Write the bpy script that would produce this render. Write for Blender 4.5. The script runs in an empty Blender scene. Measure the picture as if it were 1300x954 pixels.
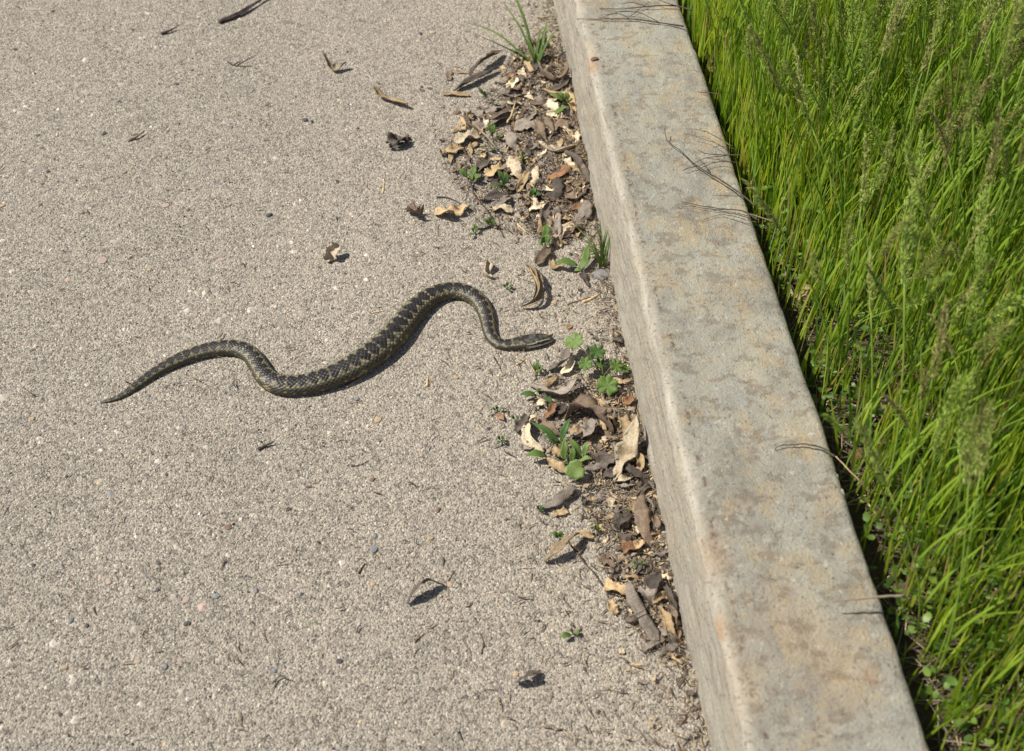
import bpy, math, random
import numpy as np

random.seed(7)
rng = np.random.default_rng(7)
scene = bpy.context.scene
COL = scene.collection

# ------------------------------------------------------------------ camera
FPX = 1500.0                       # focal length in photo pixels (photo 1300 wide)
CX, CY = 650.0, 432.0              # optical centre of the photograph
PITCH = math.atan((CY + 1220.0) / FPX)
DIST = 1.35
CAM = np.array([0.0, -DIST * math.cos(PITCH), DIST * math.sin(PITCH)])
FWD = np.array([0.0, math.cos(PITCH), -math.sin(PITCH)])
UPV = np.array([0.0, math.sin(PITCH), math.cos(PITCH)])
cam_data = bpy.data.cameras.new('camera')
cam = bpy.data.objects.new('camera', cam_data)
COL.objects.link(cam)
cam.location = CAM
cam.rotation_euler = (math.pi / 2 - PITCH, 0, 0)
cam_data.sensor_width = 36.0
cam_data.lens = FPX / 1300.0 * 36.0
cam_data.shift_y = -(477.0 - CY) / 1300.0
cam_data.clip_start = 0.02
cam_data.clip_end = 500.0
cam_data.dof.use_dof = True
cam_data.dof.focus_distance = DIST * 0.99
cam_data.dof.aperture_fstop = 7.0
scene.camera = cam

# ------------------------------------------------------------------ light
SUN_EL = math.radians(53)
SUN_AZ = math.radians(-7)          # heading of the light: +x, a little towards -y
w = bpy.data.worlds.new('World')
scene.world = w
w.use_nodes = True
nt = w.node_tree
sky = nt.nodes.new('ShaderNodeTexSky')
sky.sky_type = 'NISHITA'
sky.sun_disc = False
sky.sun_elevation = SUN_EL
sky.sun_rotation = math.radians(270) + SUN_AZ
nt.links.new(sky.outputs[0], nt.nodes['Background'].inputs[0])
nt.nodes['Background'].inputs[1].default_value = 0.065
sd = bpy.data.lights.new('sun', 'SUN')
sd.energy = 5.0
sd.angle = math.radians(0.53)
sd.color = (1.0, 0.95, 0.86)
sun = bpy.data.objects.new('sun', sd)
COL.objects.link(sun)
sdir = (math.cos(SUN_EL) * math.cos(SUN_AZ), math.cos(SUN_EL) * math.sin(SUN_AZ), -math.sin(SUN_EL))
from mathutils import Vector, Matrix
sun.rotation_euler = Vector(sdir).to_track_quat('-Z', 'Y').to_euler()
sun.location = (-3, 0.4, 3)
scene.view_settings.view_transform = 'Standard'
scene.view_settings.look = 'None'
scene.view_settings.gamma = 1.0
scene.view_settings.use_curve_mapping = False
scene.view_settings.exposure = 0.32

# ------------------------------------------------------------------ frame of the place
YAW = math.radians(-5.1217)
CDIR = np.array([math.sin(YAW), math.cos(YAW), 0.0])       # along the curb
CSIDE = np.array([CDIR[1], -CDIR[0], 0.0])                 # from pavement to grass
C0, C1, CH = 0.1268, 0.2662, 0.138                         # curb faces and height
SOIL = 0.084                                               # soil level behind the curb


def pix(x, y, z=0.0):
    """point of the place at height z that the photograph shows at pixel x, y"""
    d = np.array([(x - CX) / FPX, 0, 0]) - (y - CY) / FPX * UPV + FWD
    t = (z - CAM[2]) / d[2]
    return CAM + t * d


def mpp(p):
    return float(np.dot(np.asarray(p) - CAM, FWD)) / FPX


def cl(s, t, z=0.0):
    """curb frame (across, along, up) to world"""
    return CSIDE * s + CDIR * t + np.array([0, 0, z])


# ------------------------------------------------------------------ helpers
def tag(o, label=None, cat=None, group=None, kind=None):
    if label: o['label'] = label
    if cat: o['category'] = cat
    if group: o['group'] = group
    if kind: o['kind'] = kind
    return o


def make_mesh(name, V, F, cols=None, smooth=True, uv=None):
    V = np.asarray(V, dtype=np.float32)
    me = bpy.data.meshes.new(name)
    if isinstance(F, np.ndarray):
        n, k = F.shape
        me.vertices.add(len(V)); me.vertices.foreach_set('co', V.ravel())
        me.loops.add(n * k); me.loops.foreach_set('vertex_index', F.astype(np.int32).ravel())
        me.polygons.add(n)
        me.polygons.foreach_set('loop_start', np.arange(0, n * k, k, dtype=np.int32))
        me.update(calc_edges=True)
    else:
        me.from_pydata(V.tolist(), [], F)
    me.polygons.foreach_set('use_smooth', np.full(len(me.polygons), smooth, dtype=bool))
    if cols is not None:
        a = me.color_attributes.new('col', 'FLOAT_COLOR', 'POINT')
        c = np.ones((len(V), 4), dtype=np.float32); c[:, :3] = cols
        a.data.foreach_set('color', c.ravel())
    me.update()
    return me


def link(name, me, mat, parent=None, loc=(0, 0, 0), rot=None):
    o = bpy.data.objects.new(name, me)
    COL.objects.link(o)
    if me is not None and mat is not None and len(me.materials) == 0:
        me.materials.append(mat)
    o.location = loc
    if rot is not None: o.rotation_euler = rot
    if parent is not None: o.parent = parent
    return o


def empty(name, loc, rot=None):
    o = bpy.data.objects.new(name, None)
    COL.objects.link(o)
    o.location = loc
    o.empty_display_size = 0.01
    if rot is not None: o.rotation_euler = rot
    return o


def catmull(P, n):
    P = np.asarray(P, dtype=float)
    if len(P) == 2:
        t = np.linspace(0, 1, n)[:, None]
        return P[0] * (1 - t) + P[1] * t
    Q = np.vstack([2 * P[0] - P[1], P, 2 * P[-1] - P[-2]])
    seg = len(P) - 1
    L = np.concatenate([[0], np.cumsum(np.linalg.norm(np.diff(P, axis=0), axis=1))])
    out = []
    for u in np.linspace(0, L[-1], n):
        i = min(int(np.searchsorted(L, u, side='right') - 1), seg - 1)
        t = (u - L[i]) / max(L[i + 1] - L[i], 1e-9)
        a, b, c, d = Q[i:i + 4]
        out.append(0.5 * ((2 * b) + (c - a) * t + (2 * a - 5 * b + 4 * c - d) * t * t + (3 * b - a - 3 * c + d) * t ** 3))
    return np.array(out)


def norm(a):
    return a / np.maximum(np.linalg.norm(a, axis=-1, keepdims=True), 1e-9)


def ring_faces(n, m):
    """quads of a tube of n rings of m vertices"""
    i = np.arange(n - 1)[:, None]; j = np.arange(m)[None, :]
    a = i * m + j; b = i * m + (j + 1) % m
    return np.stack([a, b, b + m, a + m], axis=-1).reshape(-1, 4)


def tube(P, R, m=6):
    P = np.asarray(P, float); R = np.broadcast_to(np.asarray(R, float), (len(P),))
    T = norm(np.gradient(P, axis=0))
    up = np.array([0, 0, 1.0]) if abs(T[0][2]) < 0.9 else np.array([1.0, 0, 0])
    S = norm(np.cross(T, up)); N = np.cross(S, T)
    a = np.linspace(0, 2 * math.pi, m, endpoint=False)
    V = P[:, None] + R[:, None, None] * (S[:, None] * np.cos(a)[None, :, None] + N[:, None] * np.sin(a)[None, :, None])
    V = V.reshape(-1, 3)
    F = ring_faces(len(P), m).tolist()
    F.append(list(range(m))[::-1]); F.append([(len(P) - 1) * m + k for k in range(m)])
    return V, F


def merge(parts):
    V, F, o = [], [], 0
    for v, f in parts:
        V.append(np.asarray(v)); F += [[k + o for k in q] for q in (f.tolist() if isinstance(f, np.ndarray) else f)]
        o += len(v)
    return np.vstack(V), F


def strip(P, W, roll=0.0, cup=0.0, th=0.0006, nv=5, wave=0.0, seed=0, seeds=0.0, fold=0.0):
    """a thin leaf or pod swept along P: real thickness, cupped across, wavy at its rims"""
    r = np.random.default_rng(seed)
    P = np.asarray(P, float); n = len(P)
    W = np.broadcast_to(np.asarray(W, float), (n,))
    T = norm(np.gradient(P, axis=0))
    up = np.array([0, 0, 1.0])
    S = np.cross(T, up)
    bad = np.linalg.norm(S, axis=1) < 0.15
    S[bad] = np.array([1.0, 0.2, 0])
    for i in range(1, n):
        if np.dot(S[i], S[i - 1]) < 0: S[i] = -S[i]
    S = norm(S); N = norm(np.cross(S, T))
    roll = np.broadcast_to(np.asarray(roll, float), (n,))
    c, s = np.cos(roll)[:, None], np.sin(roll)[:, None]
    S, N = S * c + N * s, N * c - S * s
    v = np.linspace(-1, 1, nv)
    u = np.linspace(0, 1, n)
    ph = r.uniform(0, 6.28, 4)
    h = cup * (v[None, :] ** 2) * W[:, None] * 0.5
    h = h + fold * np.abs(v)[None, :] * W[:, None] * 0.5
    h = h + wave * W[:, None] * (np.sin(u[:, None] * 9 + ph[0] + v[None, :] * 1.3) * 0.5 + np.sin(u[:, None] * 17 + ph[1] - v[None, :] * 2) * 0.3) * np.abs(v)[None, :]
    if seeds:
        h = h + seeds * W[:, None] * np.clip(np.sin(u[:, None] * 6.28 * 4.5 + ph[2]), 0, 1) * (1 - v[None, :] ** 2)
    wv = v[None, :] * W[:, None] * 0.5 * (1 + 0.10 * np.sin(u[:, None] * 13 + ph[3]) * np.sign(v)[None, :] + (0.07 if th > 0.0003 else 0.03) * r.normal(size=(n, nv)))
    top = P[:, None] + S[:, None] * wv[..., None] + N[:, None] * h[..., None]
    bot = top - N[:, None] * th
    ring = np.concatenate([top, bot[:, ::-1]], axis=1)
    m = 2 * nv
    V = ring.reshape(-1, 3)
    F = ring_faces(n, m).tolist()
    F.append(list(range(m))[::-1]); F.append([(n - 1) * m + k for k in range(m)])
    return V, F


def ground_thing(name, V, F, mat, zmin=None):
    """one mesh thing with its origin at its base"""
    V = np.asarray(V)
    b = np.array([V[:, 0].mean(), V[:, 1].mean(), V[:, 2].min()])
    if zmin is not None:
        V = V + np.array([0, 0, zmin - b[2]]); b[2] = zmin
    me = make_mesh(name, V - b, F)
    return link(name, me, mat, loc=b)


def vnoise(x, y, seed=0, scale=1.0):
    """cheap smooth value noise for geometry"""
    r = np.random.default_rng(seed)
    tab = r.uniform(-1, 1, (64, 64))
    x = np.asarray(x) * scale; y = np.asarray(y) * scale
    xi = np.floor(x).astype(int); yi = np.floor(y).astype(int)
    fx = x - xi; fy = y - yi
    fx = fx * fx * (3 - 2 * fx); fy = fy * fy * (3 - 2 * fy)
    g = lambda a, b: tab[a % 64, b % 64]
    return (g(xi, yi) * (1 - fx) + g(xi + 1, yi) * fx) * (1 - fy) + (g(xi, yi + 1) * (1 - fx) + g(xi + 1, yi + 1) * fx) * fy


# ------------------------------------------------------------------ materials
class NM:
    def __init__(self, name):
        self.m = bpy.data.materials.new(name); self.m.use_nodes = True
        self.t = self.m.node_tree; self.n = self.t.nodes; self.b = self.n['Principled BSDF']
        self.b.inputs['Roughness'].default_value = 0.85
        self.b.inputs['Specular IOR Level'].default_value = 0.25
        self._tc = None

    def new(self, k, **kw):
        q = self.n.new(k)
        for a, v in kw.items(): setattr(q, a, v)
        return q

    def l(self, a, b): self.t.links.new(a, b)

    def co(self):
        if not self._tc: self._tc = self.new('ShaderNodeTexCoord')
        return self._tc.outputs['Object']

    def rndco(self):
        oi = self.new('ShaderNodeObjectInfo'); m = self.new('ShaderNodeVectorMath', operation='MULTIPLY_ADD')
        self.l(oi.outputs['Random'], m.inputs[0]); m.inputs[1].default_value = (13.1, 7.7, 3.3)
        self.l(self.co(), m.inputs[2]); return m.outputs[0]

    def scaled(self, v, s):
        m = self.new('ShaderNodeVectorMath', operation='MULTIPLY'); self.l(v, m.inputs[0]); m.inputs[1].default_value = s
        return m.outputs[0]

    def noise(self, s, v=None, d=4, r=0.6, dist=0.0):
        q = self.new('ShaderNodeTexNoise'); q.inputs['Scale'].default_value = s
        q.inputs['Detail'].default_value = d; q.inputs['Roughness'].default_value = r; q.inputs['Distortion'].default_value = dist
        self.l(v or self.co(), q.inputs['Vector']); return q.outputs['Fac']

    def voro(self, s, v=None, feat='F1'):
        q = self.new('ShaderNodeTexVoronoi', feature=feat); q.inputs['Scale'].default_value = s
        self.l(v or self.co(), q.inputs['Vector']); return q

    def ramp(self, f, stops, interp='LINEAR'):
        q = self.new('ShaderNodeValToRGB'); q.color_ramp.interpolation = interp
        e = q.color_ramp.elements
        while len(e) < len(stops): e.new(0.5)
        for k, (p, c) in enumerate(stops):
            e[k].position = p
            e[k].color = (c, c, c, 1) if isinstance(c, (int, float)) else (*c, 1)
        self.l(f, q.inputs[0]); return q.outputs[0]

    def mix(self, f, a, b, mode='MIX'):
        q = self.new('ShaderNodeMix', data_type='RGBA', blend_type=mode)
        for sock, v in ((q.inputs[0], f), (q.inputs[6], a), (q.inputs[7], b)):
            if isinstance(v, (int, float)): sock.default_value = v
            elif isinstance(v, tuple): sock.default_value = (*v, 1)
            else: self.l(v, sock)
        return q.outputs[2]

    def math(self, op, a, b=0.0):
        q = self.new('ShaderNodeMath', operation=op)
        for sock, v in ((q.inputs[0], a), (q.inputs[1], b)):
            if isinstance(v, (int, float)): sock.default_value = v
            else: self.l(v, sock)
        return q.outputs[0]

    def bump(self, h, dist, strength=1.0, prev=None):
        q = self.new('ShaderNodeBump'); q.inputs['Distance'].default_value = dist; q.inputs['Strength'].default_value = strength
        self.l(h, q.inputs['Height'])
        if prev: self.l(prev, q.inputs['Normal'])
        return q.outputs[0]

    def color(self, c):
        if isinstance(c, tuple): self.b.inputs['Base Color'].default_value = (*c, 1)
        else: self.l(c, self.b.inputs['Base Color'])

    def normal(self, n): self.l(n, self.b.inputs['Normal'])


def mat_pavement():
    M = NM('pavement_concrete'); b = M
    big = b.noise(3.0, d=3)
    mid = b.noise(38, d=4, r=0.65)
    vo = b.voro(520); vo2 = b.voro(210)
    base = b.mix(b.ramp(big, [(0.35, 0.0), (0.65, 1.0)]), (0.37, 0.335, 0.275), (0.45, 0.40, 0.32))
    base = b.mix(b.ramp(mid, [(0.4, 0.0), (0.68, 0.7)]), base, (0.30, 0.28, 0.25))
    sep = b.new('ShaderNodeSeparateColor'); b.l(vo.outputs['Color'], sep.inputs[0])
    g = b.ramp(sep.outputs[0], [(0.0, (0.06, 0.055, 0.05)), (0.12, (0.19, 0.17, 0.145)), (0.28, (0.38, 0.34, 0.28)), (0.72, (0.48, 0.43, 0.35)), (0.92, (0.66, 0.61, 0.52)), (1.0, (0.42, 0.29, 0.23))], 'CONSTANT')
    base = b.mix(0.62, base, g)
    sep2 = b.new('ShaderNodeSeparateColor'); b.l(vo2.outputs['Color'], sep2.inputs[0])
    g2 = b.ramp(sep2.outputs[1], [(0.0, 0.35), (0.12, 0.75), (0.3, 1.0)], 'CONSTANT')
    base = b.mix(0.45, base, g2, 'MULTIPLY')
    pit_shade = b.ramp(b.noise(620, d=2, r=0.5), [(0.32, 0.12), (0.44, 1.0)])  # shade of the small pits between grains, painted into the base colour
    base = b.mix(0.6, base, pit_shade, 'MULTIPLY')
    base = b.mix(1.0, base, (1.02, 1.0, 0.98), 'MULTIPLY')
    b.color(base)
    b.b.inputs['Roughness'].default_value = 0.95
    n = b.bump(b.math('SUBTRACT', 1.0, vo.outputs['Distance']), 0.0014, 1.0)
    n = b.bump(b.noise(330, d=5, r=0.7), 0.0018, 1.0, n)
    b.normal(n)
    return M.m


def mat_curb():
    M = NM('curb_concrete'); b = M
    co = b.co()
    sx = b.new('ShaderNodeSeparateXYZ'); b.l(co, sx.inputs[0])
    X, Y, Z = sx.outputs
    st = b.scaled(co, (1.0, 0.7, 1.0))
    n1 = b.noise(17, st, d=7, r=0.66, dist=0.4); n2 = b.noise(38, st, d=6, r=0.7); n3 = b.noise(10, co, d=5, r=0.62, dist=0.8)
    base = b.ramp(n1, [(0.32, (0.215, 0.20, 0.165)), (0.45, (0.30, 0.28, 0.23)), (0.56, (0.36, 0.335, 0.265)), (0.72, (0.43, 0.385, 0.28))])
    base = b.mix(b.ramp(n2, [(0.49, 0.0), (0.62, 0.62)]), base, (0.40, 0.30, 0.17))           # ochre staining
    base = b.mix(b.ramp(n3, [(0.50, 0.0), (0.62, 0.6)]), base, (0.335, 0.33, 0.285))           # blue-grey cement skin
    blot = b.noise(62, b.scaled(co, (1.0, 1.4, 1.0)), d=4, r=0.6)
    base = b.mix(b.ramp(blot, [(0.53, 0.0), (0.62, 0.6)]), base, (0.19, 0.155, 0.115))          # small brown blotches
    sp = b.noise(330, co, d=2)
    base = b.mix(b.ramp(sp, [(0.26, 0.85), (0.38, 0.0)]), base, (0.10, 0.085, 0.07))
    sp2 = b.noise(170, co, d=3)
    base = b.mix(b.ramp(sp2, [(0.60, 0.0), (0.72, 0.5)]), base, (0.58, 0.54, 0.45))
    # cast face: streaks along the form board, brown and pale, pitted
    stk = b.noise(1.0, b.scaled(co, (40, 14, 170)), d=6, r=0.7, dist=0.5)
    fcol = b.ramp(stk, [(0.32, (0.21, 0.185, 0.15)), (0.44, (0.37, 0.34, 0.28)), (0.56, (0.46, 0.42, 0.345)), (0.70, (0.57, 0.53, 0.45))])
    fcol = b.mix(b.ramp(n1, [(0.5, 0.0), (0.66, 0.45)]), fcol, (0.45, 0.36, 0.245))
    fcol = b.mix(b.ramp(sp, [(0.30, 0.9), (0.42, 0.0)]), fcol, (0.12, 0.10, 0.08))
    fmask = b.ramp(b.math('ADD', X, b.math('MULTIPLY', b.math('SUBTRACT', n2, 0.5), 0.02)), [(0.004, 1.0), (0.012, 0.0)])
    base = b.mix(fmask, base, fcol)
    # worn arris with a broken line of rust-red specks
    rim = b.ramp(b.math('ABSOLUTE', b.math('SUBTRACT', b.math('ADD', X, b.math('MULTIPLY', b.math('SUBTRACT', n2, 0.5), 0.03)), 0.006)), [(0.0, 1.0), (0.012, 0.0)])
    base = b.mix(b.math('MULTIPLY', rim, 0.2), base, (0.44, 0.385, 0.29))
    ln = b.math('ABSOLUTE', b.math('SUBTRACT', X, b.math('ADD', 0.0155, b.math('MULTIPLY', b.math('SUBTRACT', b.noise(11, co, d=3), 0.5), 0.016))))
    lnm = b.ramp(ln, [(0.0004, 1.0), (0.0020, 0.0)])
    brk = b.ramp(b.noise(95, co, d=5, r=0.75), [(0.52, 0.0), (0.58, 1.0)])
    base = b.mix(b.math('MULTIPLY', b.math('MULTIPLY', lnm, brk), 0.8), base, (0.11, 0.055, 0.04))
    # rust spots at known places on the curb
    for (rx, ry, rr, a) in RUST:
        d = b.new('ShaderNodeVectorMath', operation='DISTANCE')
        b.l(b.scaled(co, (1.0, 0.6, 1.0)), d.inputs[0]); d.inputs[1].default_value = (rx, ry * 0.6, CH)
        wv = b.math('ADD', d.outputs['Value'], b.math('MULTIPLY', b.math('SUBTRACT', n2, 0.5), rr * 3.2))
        base = b.mix(b.math('MULTIPLY', b.ramp(wv, [(rr * 0.25, 1.0), (rr, 0.0)]), a), base, (0.35, 0.19, 0.08))
    b.color(base)
    b.b.inputs['Roughness'].default_value = 0.9
    n = b.bump(b.noise(75, co, d=7, r=0.75), 0.0036, 1.0)
    n = b.bump(b.noise(420, co, d=3, r=0.7), 0.0014, 1.0, n)
    b.normal(n)
    return M.m


def mat_vc(name, rough=0.8, spec=0.3, trans=0.0, tint=(1, 1, 1), nscale=0, ndist=0.0005):
    """base colour from the mesh's own colour attribute"""
    M = NM(name)
    a = M.new('ShaderNodeAttribute'); a.attribute_name = 'col'
    M.color(a.outputs['Color'])
    M.b.inputs['Roughness'].default_value = rough; M.b.inputs['Specular IOR Level'].default_value = spec
    if nscale: M.normal(M.bump(M.noise(nscale, d=3), ndist, 0.8))
    if trans:
        tr = M.new('ShaderNodeBsdfTranslucent'); mx = M.new('ShaderNodeMixShader'); mx.inputs[0].default_value = trans
        M.l(M.mix(1.0, a.outputs['Color'], tint, 'MULTIPLY'), tr.inputs[0])
        M.l(M.b.outputs[0], mx.inputs[1]); M.l(tr.outputs[0], mx.inputs[2])
        M.l(mx.outputs[0], M.n['Material Output'].inputs['Surface'])
    return M.m


def mat_dry(name, c1, c2, c3, rough=0.75):
    M = NM(name); v = M.rndco()
    n1 = M.noise(120, v, d=6, r=0.7); n2 = M.noise(70, v, d=5, r=0.7); n3 = M.noise(520, v, d=4, r=0.7)
    col = M.mix(M.ramp(n1, [(0.35, 0.0), (0.65, 1.0)]), c1, c2)
    col = M.mix(M.ramp(n2, [(0.52, 0.0), (0.66, 0.85)]), col, c3)
    col = M.mix(0.5, col, M.ramp(n3, [(0.32, 0.3), (0.6, 1.15)]), 'MULTIPLY')
    oi = M.new('ShaderNodeObjectInfo'); hs = M.new('ShaderNodeHueSaturation')
    mr = M.new('ShaderNodeMapRange'); M.l(oi.outputs['Random'], mr.inputs[0]); mr.inputs[3].default_value = 0.72; mr.inputs[4].default_value = 1.25
    M.l(mr.outputs[0], hs.inputs['Value']); M.l(col, hs.inputs['Color'])
    M.color(hs.outputs[0])
    M.b.inputs['Roughness'].default_value = rough; M.b.inputs['Specular IOR Level'].default_value = 0.35
    n = M.bump(M.noise(230, v, d=5, r=0.75), 0.0016, 1.0); M.normal(n)
    return M.m


def mat_leaf(name, c1, c2, trans=0.35, rough=0.5):
    M = NM(name); v = M.rndco()
    col = M.mix(M.ramp(M.noise(70, v, d=4), [(0.35, 0.0), (0.65, 1.0)]), c1, c2)
    M.color(col); M.b.inputs['Roughness'].default_value = rough
    tr = M.new('ShaderNodeBsdfTranslucent'); mx = M.new('ShaderNodeMixShader'); mx.inputs[0].default_value = trans
    M.l(M.mix(1.0, col, (1.0, 1.1, 0.5), 'MULTIPLY'), tr.inputs[0])
    M.l(M.b.outputs[0], mx.inputs[1]); M.l(tr.outputs[0], mx.inputs[2])
    M.l(mx.outputs[0], M.n['Material Output'].inputs['Surface'])
    M.normal(M.bump(M.noise(260, v, d=3), 0.0005, 0.7))
    return M.m


def mat_simple(name, c1, c2, scale=120, rough=0.8, bd=0.0006):
    M = NM(name); v = M.rndco()
    M.color(M.mix(M.ramp(M.noise(scale, v, d=5, r=0.65), [(0.35, 0.0), (0.65, 1.0)]), c1, c2))
    M.b.inputs['Roughness'].default_value = rough
    M.normal(M.bump(M.noise(scale * 3, v, d=3), bd, 0.8))
    return M.m


def curb_local(px, py):
    p = pix(px, py, CH)
    return float(p @ CSIDE - C0), float(p @ CDIR)


RUST = []
for (px, py, r, a) in ((751, 78, 0.014, 0.6), (912, 796, 0.012, 0.6), (1103, 858, 0.007, 0.35), (903, 700, 0.02, 0.3), (1060, 850, 0.035, 0.22), (1000, 790, 0.03, 0.18), (940, 850, 0.03, 0.18)):
    a0, b0 = curb_local(px, py)
    RUST.append((a0, b0, r, a))

PAV = mat_pavement()
CURB = mat_curb()
DRY = {
    'dark': mat_dry('dark_dry_leaf', (0.085, 0.068, 0.055), (0.14, 0.11, 0.087), (0.045, 0.036, 0.030)),
    'grey': mat_dry('grey_dry_leaf', (0.24, 0.20, 0.165), (0.31, 0.26, 0.21), (0.14, 0.115, 0.095)),
    'brown': mat_dry('brown_dry_leaf', (0.24, 0.175, 0.12), (0.18, 0.125, 0.085), (0.11, 0.08, 0.06)),
    'rust': mat_dry('rusty_dry_leaf', (0.34, 0.18, 0.085), (0.24, 0.125, 0.065), (0.14, 0.075, 0.045)),
    'tan': mat_dry('tan_dry_leaf', (0.50, 0.365, 0.20), (0.42, 0.30, 0.165), (0.28, 0.185, 0.10)),
    'cream': mat_dry('cream_pod_husk', (0.70, 0.60, 0.43), (0.62, 0.50, 0.33), (0.40, 0.27, 0.14)),
    'olive': mat_dry('olive_dry_leaf', (0.25, 0.185, 0.11), (0.34, 0.26, 0.155), (0.13, 0.095, 0.06)),
}
TWIG = mat_simple('dark_twig', (0.045, 0.034, 0.028), (0.095, 0.072, 0.058), 200)
TWIGP = mat_simple('pale_twig', (0.30, 0.235, 0.165), (0.22, 0.17, 0.12), 150)
STRAW = mat_simple('straw', (0.62, 0.47, 0.26), (0.50, 0.36, 0.19), 150)
GREEN = mat_leaf('weed_leaf', (0.13, 0.215, 0.05), (0.175, 0.265, 0.07))
GREEND = mat_leaf('dark_weed_leaf', (0.075, 0.15, 0.04), (0.115, 0.20, 0.055))
GREENP = mat_leaf('pale_weed_leaf', (0.19, 0.28, 0.08), (0.25, 0.34, 0.11))
STEMG = mat_simple('weed_stem', (0.16, 0.13, 0.06), (0.10, 0.14, 0.04), 120)
STONE = {
    'dark': mat_simple('dark_stone', (0.05, 0.05, 0.052), (0.095, 0.092, 0.09), 220),
    'grey': mat_simple('grey_stone', (0.16, 0.165, 0.175), (0.24, 0.24, 0.24), 180),
    'brown': mat_simple('brown_stone', (0.21, 0.125, 0.095), (0.15, 0.09, 0.07), 180),
    'pink': mat_simple('pink_stone', (0.40, 0.31, 0.25), (0.34, 0.27, 0.22), 180),
    'mortar': mat_simple('pale_mortar', (0.46, 0.44, 0.39), (0.36, 0.34, 0.30), 160),
    'cream': mat_simple('cream_stone', (0.44, 0.33, 0.20), (0.36, 0.26, 0.16), 180),
}
GRAIN = mat_vc('sand_grain', 0.85, 0.3)
CHAFF = mat_vc('chaff', 0.85, 0.2)
GRASS = mat_vc('grass_blade', 0.42, 0.4, 0.5, (1.1, 1.1, 0.5))
SEED = mat_vc('grass_seed_head', 0.6, 0.3, 0.4, (1.1, 1.1, 0.6))
SNAKE = mat_vc('snake_skin', 0.42, 0.42, nscale=1500, ndist=0.0002)
SOILM = mat_simple('soil_earth', (0.055, 0.040, 0.028), (0.105, 0.078, 0.052), 60, 0.95, 0.004)

# ------------------------------------------------------------------ pavement


def ground_h(x, y):
    """height of the pavement surface: a little uneven, sand drifted against the curb"""
    s = x * CSIDE[0] + y * CSIDE[1]
    d = np.clip((s - (C0 - 0.16)) / 0.16, 0, 1)
    drift = 0.0042 * d * d * (0.6 + 0.5 * vnoise(x, y, 3, 14))
    return 0.0011 * vnoise(x, y, 1, 9) + 0.0007 * vnoise(x, y, 2, 31) + drift


def axis(a, b, step, far):
    fine = np.arange(a, b + step / 2, step)
    ext = np.array([0.1, 0.3, 0.7, 1.5, 4, 10, 30, far])
    return np.concatenate([a - ext[::-1], fine, b + ext])


def gh1(p):
    return float(ground_h(np.array([p[0]]), np.array([p[1]]))[0])


ax = axis(-1.05, 0.0, 0.006, 120.0); ax = ax[ax < 0.001]
tx = axis(-0.75, 1.0, 0.006, 120.0)
# grid in the curb frame: its last row runs under the curb
s_ax = np.concatenate([ax, np.arange(0.006, C0 + 0.03, 0.006)])
S, T = np.meshgrid(s_ax, tx, indexing='ij')
X = S * CSIDE[0] + T * CDIR[0]; Y = S * CSIDE[1] + T * CDIR[1]
V = np.stack([X, Y, ground_h(X, Y)], -1).reshape(-1, 3)
n, m = S.shape
i = np.arange(n - 1)[:, None]; j = np.arange(m - 1)[None]
F = np.stack([i * m + j, (i + 1) * m + j, (i + 1) * m + j + 1, i * m + j + 1], -1).reshape(-1, 4)
tag(link('pavement', make_mesh('pavement', V, F), PAV), kind='structure')

# loose and exposed grains of the concrete and the sand on it
NG = 300000
gs = rng.uniform(-0.92, C0 - 0.002, NG); gt = rng.uniform(-0.62, 0.82, NG)
gx = gs * CSIDE[0] + gt * CDIR[0]; gy = gs * CSIDE[1] + gt * CDIR[1]
keep = (np.abs(gx) < 0.50 + 0.36 * (gy + 0.45)) & (gy > -0.56)
gx, gy, gs = gx[keep], gy[keep], gs[keep]
k = len(gx)
near = np.clip((gs + 0.30) / 0.35, 0, 1)                       # finer, sandier towards the curb
rad = rng.lognormal(math.log(0.00064), 0.40, k) * (1.12 - 0.28 * near)
big = rng.random(k) < 0.010 * (1.5 - near) ** 2; rad[big] *= rng.uniform(1.8, 3.4, big.sum())
z0 = ground_h(gx, gy)
m = 5
ang = rng.uniform(0, 6.28, k)[:, None] + np.linspace(0, 2 * math.pi, m, endpoint=False)[None] + rng.uniform(-0.3, 0.3, (k, m))
rr = rad[:, None] * rng.uniform(0.7, 1.25, (k, m))
flat = np.where(big, 0.35, rng.uniform(0.5, 1.15, k))
Vr = np.stack([gx[:, None] + rr * np.cos(ang), gy[:, None] + rr * np.sin(ang), np.broadcast_to((z0 - 0.0003)[:, None], rr.shape)], -1)
Vt = np.stack([gx + rad * rng.uniform(-0.4, 0.4, k), gy + rad * rng.uniform(-0.4, 0.4, k), z0 + rad * flat], -1)[:, None]
V = np.concatenate([Vr, Vt], 1).reshape(-1, 3)
b0 = (np.arange(k) * (m + 1))[:, None]; jj = np.arange(m)[None]
F = np.stack([b0 + jj, b0 + (jj + 1) % m, np.broadcast_to(b0 + m, (k, m))], -1).reshape(-1, 3)
pal = np.array([[0.42, 0.375, 0.305], [0.49, 0.44, 0.36], [0.35, 0.315, 0.265], [0.26, 0.25, 0.235], [0.58, 0.53, 0.45], [0.075, 0.07, 0.068], [0.43, 0.31, 0.245], [0.50, 0.40, 0.25], [0.78, 0.74, 0.67]])
pr = np.array([0.27, 0.23, 0.15, 0.08, 0.09, 0.058, 0.03, 0.03, 0.015])
ci = rng.choice(len(pal), k, p=pr / pr.sum())
ci[big & (ci == 8)] = 4; ci[big & (ci == 4)] = 2
patch = 1 + 0.16 * vnoise(gx, gy, 51, 5) + 0.13 * vnoise(gx, gy, 52, 19)
warm = near[:, None] * np.array([0.14, 0.075, 0.02])
gc = pal[ci] * rng.uniform(0.85, 1.12, (k, 1)) * patch[:, None] * (1 + warm)
gc = gc * np.array([1.02, 1.0, 0.98])
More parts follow.
